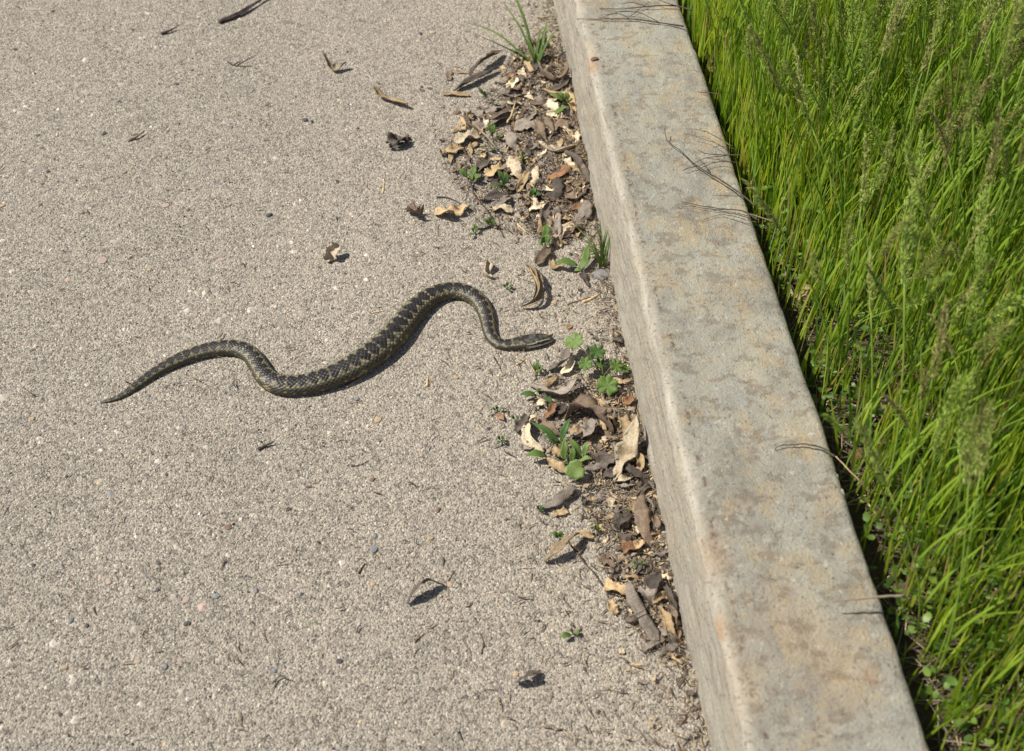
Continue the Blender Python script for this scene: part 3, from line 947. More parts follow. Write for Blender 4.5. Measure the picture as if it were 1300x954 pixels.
def dry(name, pts, wpx, mat, label, cat, group=None, lift=(0, 0), cup=0.35, roll=0.0, prof='pod', z=0.0, wave=0.18, th=0.0007, seeds=0.0, curve=0.0, n=16):
    """a dry leaf or pod lying along the given points; lift = height in m at points along it"""
    _seed[0] += 1
    sd_ = _seed[0]
    r = np.random.default_rng(sd_)
    lf = np.interp(np.linspace(0, 1, len(pts)), np.linspace(0, 1, len(lift)), lift)
    P = np.array([pix(x, y, z + l) for (x, y), l in zip(pts, lf)])
    P = catmull(P, n)
    u = np.linspace(0, 1, n)
    if len(lift) > len(pts):
        P[:, 2] = z + np.interp(u, np.linspace(0, 1, len(lift)), lift)
    if curve: P[:, 2] += curve * np.sin(np.pi * u)
    Wm = wpx * mpp(P[n // 2]) * (1.2 if group is None else 1.05)
    if group is None and z < 0.05 and len(pts) > 2: z = z + 0.002
    Wp = Wm * PROFS[prof](u) * (1 + (0.16 if prof == 'scrap' else 0.08) * r.normal(size=n))
    rl = np.broadcast_to(np.asarray(roll, float), (n,)) if np.ndim(roll) == 0 else np.interp(u, np.linspace(0, 1, len(roll)), roll)
    Vv, Ff = strip(P, Wp, roll=rl + 0.15 * np.sin(u * 5 + sd_), cup=cup if cup > 0 else cup * 0.35, th=th * 0.7, nv=7, wave=wave * 1.3 + 0.05, seed=sd_, seeds=seeds)
    g = ground_h(P[:, 0].mean(), P[:, 1].mean()) if z < 0.05 else 0.0
    lo = float(g) + z
    Vv[:, 2] = np.maximum(Vv[:, 2] - Vv[:, 2].min(), 0) + lo
    o = ground_thing(name, Vv, Ff, DRY[mat])
    return tag(o, label, cat, group)


def D(pts, w_, mat, label, cat='leaf', name=None, **kw):
    nm = name or {'leaf': 'dry_leaf', 'pod': 'seed_pod', 'husk': 'pod_husk', 'leaf scrap': 'leaf_scrap'}[cat]
    return dry(nm, pts, w_, mat, label, cat, **kw)


# --- lying alone on the open pavement
D([(410, 68), (423, 91), (440, 81)], 7, 'olive', 'olive curled leaf standing on its bent back, alone near a thin brown twig', lift=(0.016, 0.0, 0.009), roll=0.5, cup=0.5)
D([(474, 111), (487, 126), (518, 134)], 8.5, 'tan', 'tan curled leaf with one tip turned up, alone on open pavement', lift=(0.012, 0.001, 0.006), roll=0.4, cup=0.5)
D([(413, 333), (422, 323), (431, 313)], 13, 'cream', 'cream broken husk tilted on edge between the snake and open pavement', 'husk', lift=(0.0, 0.004, 0.011), cup=0.9, roll=-0.5, prof='scrap')
D([(618, 331), (619, 341), (616, 350), (624, 354)], 8, 'cream', 'small cream curled husk just above the snake arch', 'husk', lift=(0.006, 0.005, 0.002, 0.003), cup=1.0, roll=0.6)
D([(517, 768), (524, 750), (540, 737), (563, 743)], 11, 'dark', 'dark brown arched leaf lying alone on sandy pavement, hollow side open', lift=(0.001, 0.010, 0.013, 0.001), cup=-0.6, roll=1.0)
D([(655, 866), (668, 858), (684, 852)], 12, 'dark', 'dark leaf arched over a pale chip on sandy pavement', lift=(0.001, 0.011, 0.003), cup=-0.5, roll=0.8)
D([(666, 334), (680, 349), (684, 366), (679, 383), (661, 392)], 8, 'olive', 'long olive brown leaf curled like a hook beside the snake neck', lift=(0.003, 0.007, 0.013, 0.009, 0.001), cup=1.1, roll=0.9, prof='leaf')
D([(668, 336), (677, 353), (681, 366), (676, 384), (663, 392)], 4, 'tan', 'thin tan sliver inside the hook-shaped curled leaf', 'leaf scrap', lift=(0.002, 0.005, 0.009, 0.007, 0.001), cup=0.8, roll=0.5, prof='leaf')
D([(491, 184), (503, 180), (519, 181)], 11, 'dark', 'dark shredded leaf clump lying flat west of the litter heap', lift=(0.002, 0.005, 0.001), cup=0.7, prof='scrap', wave=0.5)
D([(494, 189), (507, 186), (523, 178)], 5, 'dark', 'narrow dark splinter under the dark shredded leaf clump', 'leaf scrap', lift=(0.001, 0.004, 0.001), cup=0.7, prof='scrap', wave=0.5)
D([(518, 268), (527, 272), (537, 275)], 10, 'brown', 'crumbled brown leaf lump on sand above the snake', lift=(0.002, 0.007, 0.001), cup=1.2, prof='scrap', wave=0.5)

# --- upper heap: against the curb around the grass tuft
UG = 'dry leaves and pods heaped round the upper grass tuft'
D([(597, 98), (609, 82), (637, 66)], 9, 'dark', 'long dark brown pod arching off the heap towards open pavement', 'pod', lift=(0.001, 0.012, 0.006), cup=0.7, roll=0.5)
D([(576, 117), (598, 104), (630, 87)], 8, 'dark', 'dark twisted pod lying flat beneath the long arching pod', 'pod', lift=(0.001, 0.004, 0.006), cup=0.7, roll=0.3)
D([(561, 121), (578, 121), (597, 123)], 5.5, 'tan', 'narrow tan strip beside the dark twisted pod tip', 'leaf scrap', cup=0.5)
D([(570, 91), (570, 103)], 7, 'brown', 'small brown chip left of the dark twisted pod', 'leaf scrap', cup=0.4, prof='scrap')
D([(575, 93), (597, 94)], 3.5, 'tan', 'short tan splinter leaning from the small brown chip', 'leaf scrap', cup=0.4)
D([(631, 114), (655, 118), (679, 114)], 9, 'grey', 'grey brown pod lying across the heap under the grass tuft', 'pod', lift=(0.010, 0.008, 0.010), cup=0.6)
D([(683, 84), (690, 100), (706, 108), (720, 97), (719, 84)], 11, 'brown', 'wide brown leaf curled into a ring against the curb', lift=(0.016, 0.006, 0.004, 0.010, 0.018), cup=0.6, roll=0.9)
D([(645, 112), (652, 104), (655, 96)], 9, 'cream', 'cream split pod end rising beside the grass tuft', 'husk', lift=(0.006, 0.010, 0.013), cup=0.9)
D([(690, 113), (702, 120), (722, 126), (729, 147)], 11, 'tan', 'tan brown pod bent along the curb foot', 'pod', lift=(0.012, 0.014, 0.014, 0.006), cup=0.7, roll=0.4)
D([(694, 118), (712, 111), (722, 100)], 8, 'dark', 'dark leaf wedged under the ring-curled leaf', lift=(0.006, 0.010, 0.012), cup=0.7)
D([(607, 148), (630, 146), (650, 137)], 9, 'brown', 'upper one of two parallel grey brown leaves mid heap', lift=(0.004, 0.011, 0.012), cup=0.5)
D([(610, 162), (630, 153), (649, 142)], 9, 'grey', 'lower one of two parallel grey brown leaves mid heap', lift=(0.004, 0.008, 0.009), cup=0.5)
D([(579, 181), (592, 175), (609, 172)], 14, 'cream', 'broad cream cracked husk on the heap side away from the curb', 'husk', lift=(0.003, 0.007, 0.004), cup=0.6, prof='scrap')
D([(559, 197), (572, 193), (587, 188)], 10, 'tan', 'tan leaf flake at the heap edge below the cracked husk', lift=(0.001, 0.005, 0.002), cup=0.5, prof='scrap')
D([(653, 162), (667, 156), (684, 159)], 18, 'grey', 'broad grey brown leaf lying flat at heap centre', lift=(0.008, 0.012, 0.010), cup=0.3, prof='leaf')
D([(648, 165), (650, 178), (658, 190)], 13, 'grey', 'smooth grey oval pod below the broad grey leaf', 'pod', lift=(0.012, 0.012, 0.006), cup=-0.5)
D([(681, 150), (686, 165), (692, 178)], 10, 'brown', 'brown pod lying down the heap right of the broad grey leaf', 'pod', lift=(0.013, 0.014, 0.008), cup=0.6)
D([(684, 177), (694, 187), (712, 190), (731, 182)], 10, 'cream', 'cream pod bowed like a smile near the curb foot', 'husk', lift=(0.010, 0.010, 0.010, 0.010), cup=0.8, roll=0.4)
D([(711, 150), (719, 162), (727, 176)], 10, 'tan', 'tan pod half leaning on the bowed cream pod', 'pod', lift=(0.012, 0.012, 0.010), cup=0.7)
D([(702, 165), (712, 158), (722, 170)], 14, 'brown', 'brown crumpled leaf behind the bowed cream pod', lift=(0.010, 0.014, 0.008), cup=0.6, prof='leaf')
D([(650, 196), (654, 210), (662, 226)], 14, 'cream', 'wide cream pod with brown bars lying lengthwise', 'pod', lift=(0.010, 0.012, 0.007), cup=-0.5, seeds=0.18)
D([(682, 208), (678, 222), (675, 237)], 9.5, 'cream', 'slim cream pod with seed hollows beside the barred pod', 'pod', lift=(0.010, 0.012, 0.008), cup=-0.4, seeds=0.2)
D([(671, 217), (665, 229), (657, 243)], 8, 'tan', 'curved tan pod between two cream pods', 'pod', lift=(0.010, 0.009, 0.004), cup=0.7)
D([(676, 196), (672, 206)], 9, 'tan', 'little tan husk above the slim cream pod', 'husk', lift=(0.011, 0.010), cup=0.8)
D([(695, 225), (710, 217), (725, 208)], 11, 'rust', 'rusty orange brown pod lying slantwise near the curb', 'pod', lift=(0.010, 0.014, 0.016), cup=-0.5)
D([(716, 197), (722, 208), (730, 220)], 10, 'cream', 'cream husk under the rusty orange pod', 'husk', lift=(0.010, 0.010, 0.007), cup=0.6)
D([(717, 192), (733, 203), (742, 222), (748, 240)], 9, 'dark', 'long dark pod running down along the curb foot', 'pod', lift=(0.014, 0.014, 0.010, 0.006), cup=0.5)
D([(709, 224), (707, 238), (700, 254)], 14, 'dark', 'broad dark pod hanging below the rusty orange pod', 'pod', lift=(0.014, 0.012, 0.007), cup=-0.4)
D([(697, 256), (691, 270), (689, 288)], 9, 'dark', 'dark curved pod at the heap bottom', 'pod', lift=(0.011, 0.012, 0.007), cup=0.7, roll=0.4)
D([(746, 252), (743, 266), (732, 283)], 14, 'grey', 'smooth slate grey leaf leaning on the curb foot', lift=(0.016, 0.014, 0.007), cup=-0.5)
D([(702, 306), (713, 293), (728, 280)], 11, 'cream', 'cream pointed husk beside the slate grey leaf', 'husk', lift=(0.008, 0.010, 0.012), cup=0.5)
D([(702, 264), (705, 279), (708, 297)], 12, 'grey', 'grey brown pod standing between dark pods', 'pod', lift=(0.010, 0.012, 0.008), cup=0.6)
D([(697, 285), (701, 275), (703, 266)], 7, 'tan', 'thin tan pod inside the dark curved pod', 'pod', lift=(0.009, 0.012, 0.012), cup=0.6)
D([(611, 255), (628, 249), (646, 246)], 9, 'dark', 'dark brown leaf along the heap lower rim', lift=(0.003, 0.008, 0.006), cup=0.6)
D([(622, 262), (637, 257), (648, 250)], 8, 'grey', 'grey leaf tucked under the dark rim leaf', lift=(0.002, 0.006, 0.006), cup=0.6)
D([(552, 272), (567, 271), (580, 271), (593, 262)], 12, 'tan', 'tan ragged leaf with holes lying off the heap', lift=(0.001, 0.006, 0.003, 0.005), cup=0.5, prof='scrap', wave=0.5)
D([(606, 218), (613, 210), (623, 204)], 14, 'dark', 'dark grey round leaf among small seedlings', lift=(0.003, 0.007, 0.006), cup=0.6, prof='leaf')
D([(617, 222), (627, 216), (640, 211)], 14, 'tan', 'tan torn leaf next to the dark grey round leaf', lift=(0.005, 0.009, 0.006), cup=0.5, prof='scrap')
D([(626, 266), (638, 263), (651, 269)], 9, 'cream', 'cream torn husk on crumbly chaff', 'husk', lift=(0.003, 0.007, 0.003), cup=0.6, prof='scrap')
D([(672, 266), (682, 262), (692, 257)], 9, 'cream', 'cream husk chip above the crumbly chaff patch', 'husk', lift=(0.005, 0.008, 0.006), cup=0.5, prof='scrap')
D([(681, 338), (688, 328), (697, 317)], 12, 'brown', 'dark brown leaf at the tail of the heap near a broad-leaved seedling', lift=(0.001, 0.006, 0.004), cup=0.5)
D([(700, 330), (702, 341), (716, 341)], 7, 'tan', 'tan bent sliver under the broad-leaved seedling', 'leaf scrap', lift=(0.003, 0.001, 0.002), cup=0.5)
D([(739, 344), (742, 357), (747, 366)], 5, 'dark', 'thin dark leaf pointing away from the broad-leaved seedling', lift=(0.004, 0.003, 0.001), cup=0.6)
D([(715, 243), (728, 250), (741, 245)], 12, 'brown', 'brown flat leaf under the slate grey leaf', lift=(0.004, 0.008, 0.006), cup=0.4, prof='leaf')
D([(601, 291), (613, 288), (624, 284)], 5, 'grey', 'grey flake under the lowest seedling of the heap', 'leaf scrap', lift=(0.001, 0.003, 0.001), cup=0.4)

# --- lower heap: below the lobed weed
D([(697, 472), (712, 464), (719, 455), (720, 444)], 12, 'grey', 'grey brown leaf bent round a hollow by the snake head', lift=(0.002, 0.008, 0.012, 0.010), cup=0.7, roll=0.6)
D([(712, 477), (722, 470), (727, 455)], 8, 'cream', 'cream curled husk behind the leaf by the snake head', 'husk', lift=(0.001, 0.004, 0.007), cup=0.9)
D([(673, 489), (692, 497), (712, 501), (724, 493), (731, 480)], 12, 'grey', 'long grey brown leaf bent upward at one end', lift=(0.003, 0.008, 0.010, 0.014, 0.016), cup=0.5, roll=0.5)
D([(682, 514), (689, 511), (698, 518)], 10, 'cream', 'small cream flake under the long bent leaf', 'leaf scrap', lift=(0.004, 0.008, 0.005), cup=0.4, prof='scrap')
D([(691, 530), (699, 524), (704, 511)], 9, 'rust', 'orange brown leaf bit next to the small cream flake', 'leaf scrap', lift=(0.004, 0.008, 0.010), cup=0.6)
D([(703, 526), (711, 519), (718, 509)], 12, 'dark', 'dark brown leaf right of the orange brown bit', lift=(0.008, 0.010, 0.012), cup=0.6, prof='leaf')
D([(655, 549), (661, 540), (669, 528)], 10, 'dark', 'dark square-ended pod leaning left of the curved cream pod', 'pod', lift=(0.002, 0.007, 0.010), cup=0.6, prof='scrap')
D([(681, 528), (670, 541), (673, 560), (690, 574)], 11, 'cream', 'cream pod curved like a bracket round the weed rosette', 'pod', lift=(0.012, 0.009, 0.006, 0.003), cup=0.8, roll=-0.5)
D([(662, 566), (670, 570), (679, 570)], 9, 'grey', 'grey flat flake under the curved cream pod', 'leaf scrap', cup=0.3, prof='scrap')
D([(683, 528), (697, 540), (712, 549)], 12, 'brown', 'reddish brown leaf behind the weed rosette', lift=(0.010, 0.012, 0.008), cup=0.5, prof='leaf')
D([(718, 533), (732, 520), (748, 518), (763, 531), (778, 551)], 18, 'brown', 'large reddish brown leaf humped over the heap', lift=(0.006, 0.013, 0.016, 0.013, 0.004), cup=0.9, roll=0.8, wave=0.4)
D([(748, 531), (750, 545), (738, 556)], 14, 'grey', 'grey leaf coiled beneath the large humped leaf', lift=(0.014, 0.014, 0.006), cup=0.8, roll=-0.4)
D([(724, 549), (733, 547), (741, 552)], 12, 'tan', 'tan leaf piece in front of the coiled grey leaf', 'leaf scrap', lift=(0.008, 0.010, 0.006), cup=0.5, prof='scrap')
D([(807, 530), (804, 546), (801, 562), (791, 584), (779, 612)], 17, 'cream', 'big cream leaf with narrow neck standing by the curb', lift=(0.030, 0.026, 0.020, 0.012, 0.002), cup=0.5, wave=0.5, prof='leaf')
D([(808, 577), (814, 588), (811, 598)], 9, 'tan', 'tan curled tip beside the big cream leaf', 'leaf scrap', lift=(0.010, 0.010, 0.004), cup=0.8)
D([(790, 530), (793, 540), (789, 553)], 12, 'tan', 'tan leaf piece left of the big cream leaf', 'leaf scrap', lift=(0.006, 0.010, 0.004), cup=0.6, prof='scrap')
D([(794, 593), (811, 603), (827, 618)], 11, 'dark', 'dark grey pod sticking out under the big cream leaf', 'pod', lift=(0.012, 0.010, 0.002), cup=-0.3)
D([(757, 591), (770, 582), (786, 578)], 18, 'dark', 'dark crumpled leaf in shade behind the weed rosette', lift=(0.006, 0.012, 0.010), cup=0.5, wave=0.4, prof='leaf')
D([(764, 607), (778, 600), (784, 594)], 10, 'dark', 'dark leaf strip under the crumpled dark leaf', lift=(0.003, 0.007, 0.008), cup=0.5)
D([(694, 582), (706, 592), (722, 600)], 11, 'tan', 'yellowish tan leaf under the weed rosette', lift=(0.006, 0.006, 0.003), cup=0.6, prof='leaf')
D([(701, 567), (708, 571), (713, 578)], 13, 'tan', 'tan husk piece under the rosette leaves', 'husk', lift=(0.007, 0.009, 0.006), cup=0.6, prof='scrap')
D([(790, 514), (797, 511), (805, 506)], 9, 'rust', 'orange brown chip against the curb below the lobed weed', 'leaf scrap', lift=(0.002, 0.006, 0.006), cup=0.6, prof='scrap')
D([(776, 518), (785, 513), (791, 508)], 4, 'tan', 'thin tan splinter touching the orange brown chip', 'leaf scrap', cup=0.5)
D([(776, 483), (789, 488), (800, 484)], 6, 'tan', 'tan strap under the lobed weed by the curb', 'leaf scrap', lift=(0.002, 0.006, 0.004), cup=0.5)
D([(777, 437), (784, 434), (790, 430)], 7, 'dark', 'small dark pod by the curb above the lobed weed', 'pod', lift=(0.001, 0.006, 0.004), cup=0.7)
D([(684, 645), (705, 637), (718, 626), (731, 618)], 12, 'grey', 'smooth grey brown pod lying apart below the rosette', 'pod', lift=(0.003, 0.009, 0.010, 0.006), cup=-0.5)
D([(702, 655), (711, 653), (721, 651)], 8, 'tan', 'tan wedge chip just under the smooth grey brown pod', 'leaf scrap', cup=0.3, prof='scrap')
D([(691, 713), (706, 700), (720, 686), (735, 677)], 10, 'olive', 'olive brown pod propped on chaff', 'pod', lift=(0.003, 0.012, 0.016, 0.010), cup=0.7, roll=0.5)
D([(733, 676), (745, 680), (757, 685)], 7, 'tan', 'pale tan pod end beside the olive brown pod', 'pod', lift=(0.008, 0.006, 0.002), cup=0.6)
D([(815, 629), (814, 650), (819, 672), (826, 695)], 15, 'brown', 'wide reddish brown pod lying along the curb foot', 'pod', lift=(0.014, 0.014, 0.012, 0.004), cup=-0.4, seeds=0.05)
D([(830, 634), (828, 645), (826, 655)], 6, 'dark', 'narrow dark sliver squeezed behind the reddish brown pod', 'leaf scrap', lift=(0.010, 0.010, 0.008), cup=0.5)
D([(830, 655), (833, 665), (832, 674)], 9, 'brown', 'brown scrap between the reddish brown pod and curb', 'leaf scrap', lift=(0.006, 0.008, 0.004), cup=0.5)
D([(785, 671), (790, 661), (806, 658)], 13, 'dark', 'dark cup-shaped leaf left of the reddish brown pod', lift=(0.004, 0.012, 0.008), cup=0.9, roll=0.4)
D([(785, 679), (794, 687), (803, 695)], 12, 'dark', 'dark leaf below the cup-shaped leaf', lift=(0.008, 0.008, 0.003), cup=0.6)
D([(804, 656), (808, 668), (806, 680)], 8, 'cream', 'cream pod edge beside the cup-shaped leaf', 'pod', lift=(0.010, 0.010, 0.006), cup=0.6)
D([(791, 703), (800, 698), (809, 700)], 13, 'rust', 'orange tan cupped husk under the dark leaves', 'husk', lift=(0.001, 0.006, 0.003), cup=0.9, prof='scrap')
D([(803, 700), (810, 694), (814, 686)], 9, 'tan', 'tan leaf roll next to the orange tan husk', lift=(0.003, 0.008, 0.008), cup=0.9)
D([(802, 634), (806, 645), (812, 652)], 10, 'tan', 'tan leaf tip behind the wide reddish brown pod', lift=(0.006, 0.010, 0.008), cup=0.6)
D([(773, 632), (778, 640), (782, 640)], 9, 'cream', 'cream chip on chaff in the middle of the lower heap', 'leaf scrap', lift=(0.004, 0.006, 0.003), cup=0.6)
D([(770, 655), (779, 657), (790, 661)], 6, 'tan', 'tan strip pointing at the cup-shaped leaf', 'leaf scrap', lift=(0.003, 0.005, 0.004), cup=0.6)
D([(798, 740), (803, 760), (816, 783), (829, 805), (836, 823)], 14, 'grey', 'long smooth taupe pod lying at the lower end of the heap', 'pod', lift=(0.014, 0.012, 0.010, 0.008, 0.003), cup=-0.35)
D([(812, 742), (822, 752), (830, 766)], 16, 'grey', 'grey leaf folded over the top of the long taupe pod', lift=(0.012, 0.016, 0.008), cup=0.5, prof='leaf')
D([(824, 756), (829, 738), (840, 722)], 16, 'dark', 'dark grey leaf standing behind the folded grey leaf', lift=(0.010, 0.018, 0.022), cup=0.6, prof='leaf')
D([(829, 764), (838, 757), (848, 757)], 10, 'tan', 'tan cupped pod end by the folded grey leaf', 'pod', lift=(0.008, 0.010, 0.006), cup=0.8)
D([(836, 770), (846, 788), (851, 803), (860, 820)], 10, 'tan', 'tan brown split pod beside the long taupe pod', 'pod', lift=(0.010, 0.010, 0.008, 0.002), cup=0.7, seeds=0.15)
D([(850, 766), (855, 782), (852, 796)], 10, 'brown', 'brown pod half against the curb foot', 'pod', lift=(0.012, 0.012, 0.006), cup=0.7)
D([(843, 740), (852, 758), (858, 778)], 7, 'dark', 'dark thin rib leaning along the curb foot', 'leaf scrap', lift=(0.014, 0.014, 0.006), cup=0.6)
D([(767, 745), (780, 748), (796, 754)], 12, 'tan', 'tan crumpled husk left of the long taupe pod', 'husk', lift=(0.003, 0.009, 0.008), cup=0.8, prof='scrap')
D([(774, 764), (777, 773), (783, 781)], 10, 'tan', 'tan flake under the tan crumpled husk', 'leaf scrap', lift=(0.004, 0.005, 0.002), cup=0.6, prof='scrap')
D([(786, 828), (793, 826)], 7, 'cream', 'cream chip at the lower end of the heap', 'leaf scrap', lift=(0.002, 0.003), cup=0.5, prof='scrap')
D([(848, 802), (853, 813), (861, 824)], 8, 'dark', 'dark pod end below the split pod', 'pod', lift=(0.008, 0.007, 0.002), cup=0.6)

# --- small scraps that fill the two heaps
UP = [(688, 45), (722, 88), (738, 150), (748, 205), (752, 262), (738, 300), (706, 318), (690, 305), (606, 288), (560, 205), (556, 176), (600, 140), (628, 100), (655, 62)]
LO = [(690, 478), (740, 478), (800, 505), (815, 560), (832, 610), (838, 690), (850, 745), (868, 835), (850, 838), (818, 815), (775, 760), (760, 700), (728, 640), (690, 590), (668, 540), (672, 500)]


def inside(x, y, poly):
    c = False; j = len(poly) - 1
    for i in range(len(poly)):
        (xi, yi), (xj, yj) = poly[i], poly[j]
        if (yi > y) != (yj > y) and x < (xj - xi) * (y - yi) / (yj - yi) + xi: c = not c
        j = i
    return c


def sample(poly, bias):
    xs = [p[0] for p in poly]; ys = [p[1] for p in poly]
    while True:
        x, y = random.uniform(min(xs), max(xs)), random.uniform(min(ys), max(ys))
        if inside(x, y, poly) and random.random() < bias(x, y): return x, y


def curbfoot(y): return 700 + 0.2139 * y


KIND = {'dark': 'dark brown', 'grey': 'grey brown', 'brown': 'brown', 'tan': 'tan', 'cream': 'cream', 'rust': 'rusty orange'}
for poly, where, nn in ((UP, 'heap round the tall grass tuft', 170), (LO, 'heap below the lobed weed', 100)):
    bias = (lambda x, y: 0.25 + 0.75 * max(0, 1 - (curbfoot(y) - x) / 130.0)) if poly is UP else (lambda x, y: 0.2 + 0.8 * max(0, 1 - (curbfoot(y) - x) / 90.0))
    for q in range(nn):
        x, y = sample(poly, bias)
        a = random.uniform(0, math.pi); l = random.uniform(7, 30); hx, hy = math.cos(a) * l / 2, math.sin(a) * l / 2 * 0.8
        x = min(x, curbfoot(y) - 5 - abs(hx))
        m_ = random.choices(['dark', 'grey', 'brown', 'tan', 'cream', 'rust'], [18, 22, 22, 24, 12, 2])[0]
        zz = random.uniform(0, 0.003)
        D([(x - hx, y - hy), (x + random.uniform(-3, 3), y + random.uniform(-3, 3)), (x + hx, y + hy)], random.uniform(4, 10), m_,
          'small %s leaf scrap in the litter %s' % (KIND[m_], where), 'leaf scrap', group='%s leaf scraps in the %s' % (KIND[m_], where),
          lift=(random.uniform(0, 0.004), random.uniform(0.001, 0.006), random.uniform(0, 0.004)), cup=random.uniform(-0.6, 0.9), roll=random.uniform(-0.6, 0.6), prof=random.choice(['scrap', 'leaf', 'pod']), z=zz, wave=0.35, n=9)

# chaff between the leaves and sparse over the sand
ss, ts = [], []
for poly, nn in ((UP, 4200), (LO, 2000)):
    bias = lambda x, y: 0.15 + 0.85 * max(0, 1 - (curbfoot(y) - x) / 110.0)
    for q in range(nn):
        x, y = sample(poly, bias); x = min(x, curbfoot(y) - 2)
        p = pix(x, y, 0); ss.append(p @ CSIDE); ts.append(p @ CDIR)
for q in range(1000):
    x = 560 + 320 * random.random() ** 0.7; y = random.uniform(-10, 950); x = min(x + 0.2 * y - 60, curbfoot(y) - 2)
    p = pix(x, y, 0); ss.append(p @ CSIDE); ts.append(p @ CDIR)
for q in range(350):
    p = pix(random.uniform(0, 700), random.uniform(-10, 950), 0); ss.append(p @ CSIDE); ts.append(p @ CDIR)
ss, ts = np.array(ss), np.array(ts)
for q in range(1300):
    ss = np.append(ss, C0 - 0.002 - abs(random.gauss(0, 0.016))); ts = np.append(ts, random.uniform(-0.62, 0.8))
V, F, c = fibres(len(ss), ss, ts, lambda x, y: ground_h(x, y) + rng.uniform(0, 0.004, len(x)), (0.003, 0.015), (0.0003, 0.0009), drycols)
# torn flakes of leaf among the chaff
fs, ft = [], []
for poly, nn in ((UP, 1500), (LO, 1000)):
    for q in range(nn):
        x, y = sample(poly, lambda x, y: 0.2 + 0.8 * max(0, 1 - (curbfoot(y) - x) / 110.0)); x = min(x, curbfoot(y) - 4)
        p = pix(x, y, 0); fs.append(p @ CSIDE); ft.append(p @ CDIR)
for q in range(420):
    fs.append(C0 - 0.004 - abs(random.gauss(0, 0.045))); ft.append(random.uniform(-0.62, 0.8))
fs, ft = np.array(fs), np.array(ft); k = len(fs)
x = fs * CSIDE[0] + ft * CDIR[0]; y = fs * CSIDE[1] + ft * CDIR[1]
cen = np.stack([x, y, ground_h(x, y) + rng.uniform(0.0006, 0.005, k)], -1)
nrm = norm(np.stack([rng.normal(0, 0.5, k), rng.normal(0, 0.5, k), np.ones(k)], -1))
t1 = norm(np.cross(nrm, rng.normal(size=(k, 3)))); t2 = np.cross(nrm, t1)
m = 6
a = np.linspace(0, 2 * math.pi, m, endpoint=False)[None] + rng.uniform(-0.35, 0.35, (k, m))
rr = rng.lognormal(math.log(0.0021), 0.45, k)[:, None] * rng.uniform(0.6, 1.3, (k, m))
el = rng.uniform(0.35, 0.9, k)[:, None]
top = cen[:, None] + t1[:, None] * (rr * np.cos(a))[..., None] + t2[:, None] * (rr * el * np.sin(a))[..., None] + nrm[:, None] * (rr * rng.uniform(-0.35, 0.35, (k, m)))[..., None]
Vf = np.concatenate([top, (cen + nrm * (rr[:, :1] * 0.15))[:, None], (cen - nrm * 0.0004)[:, None]], 1).reshape(-1, 3)
b0 = (np.arange(k) * (m + 2))[:, None]; jj = np.arange(m)[None]
Fa = np.stack([b0 + jj, b0 + (jj + 1) % m, np.broadcast_to(b0 + m, (k, m))], -1).reshape(-1, 3)
Fb = np.stack([b0 + (jj + 1) % m, b0 + jj, np.broadcast_to(b0 + m + 1, (k, m))], -1).reshape(-1, 3)
fc = np.array([[0.42, 0.32, 0.19], [0.30, 0.22, 0.14], [0.18, 0.135, 0.10], [0.58, 0.48, 0.33], [0.22, 0.18, 0.15], [0.10, 0.08, 0.065], [0.26, 0.15, 0.08]])
cf = fc[rng.choice(len(fc), k, p=[0.2, 0.2, 0.18, 0.08, 0.16, 0.13, 0.05])] * rng.uniform(0.75, 1.2, (k, 1))
tag(link('leaf_crumbs', make_mesh('leaf_crumbs', Vf, np.vstack([Fa, Fb]), np.repeat(cf, m + 2, 0), smooth=False), CHAFF), 'small broken brown and tan leaf crumbs strewn along the curb foot', 'leaf crumbs', kind='stuff')
tag(link('chaff', make_mesh('chaff', V, F, c), CHAFF), 'fine brown chaff and plant crumbs among the litter by the curb', 'chaff', kind='stuff')

# ------------------------------------------------------------------ twigs and straws


def twig(pts, rpx, mat, label, name='twig', cat='twig', z=0.0, lift=(0.0,), branches=(), group=None, zb=None):
    def path(pp, lf):
        l = np.interp(np.linspace(0, 1, len(pp)), np.linspace(0, 1, len(lf)), lf)
        P = np.array([pix(x, y, z + a) for (x, y), a in zip(pp, l)])
        P = catmull(P, max(6, len(pp) * 4))
        g = np.array([gh1(p) if z < 0.05 else z for p in P]) - (z if z >= 0.05 else 0)
        r_ = rpx * mpp(P[0])
        k = len(P); rg = np.random.default_rng(len(pp) * 97 + int(pp[0][0]))
        P = P + rg.normal(0, 0.00028, P.shape) * np.array([1, 1, 0.5])
        P[:, 2] = np.maximum(P[:, 2], z) + r_ * 0.7 + (g if z < 0.05 else 0)
        return P, r_
    P, r_ = path(pts, lift)
    V, F = tube(P, np.linspace(r_ * 1.35, r_ * 0.5, len(P)) * (1 + 0.12 * np.sin(np.arange(len(P)) * 1.7)), 6)
    b = np.array([P[:, 0].mean(), P[:, 1].mean(), V[:, 2].min()])
    o = link(name, make_mesh(name, V - b, F), mat, loc=b)
    for br in branches:
        Pb, rb = path(br[0], br[1] if len(br) > 1 else lift)
        Vb, Fb = tube(Pb, np.linspace(rb * 0.75, rb * 0.35, len(Pb)), 5)
        link('branch', make_mesh('branch', Vb - b, Fb), mat, parent=o)
    return tag(o, label, cat, group)


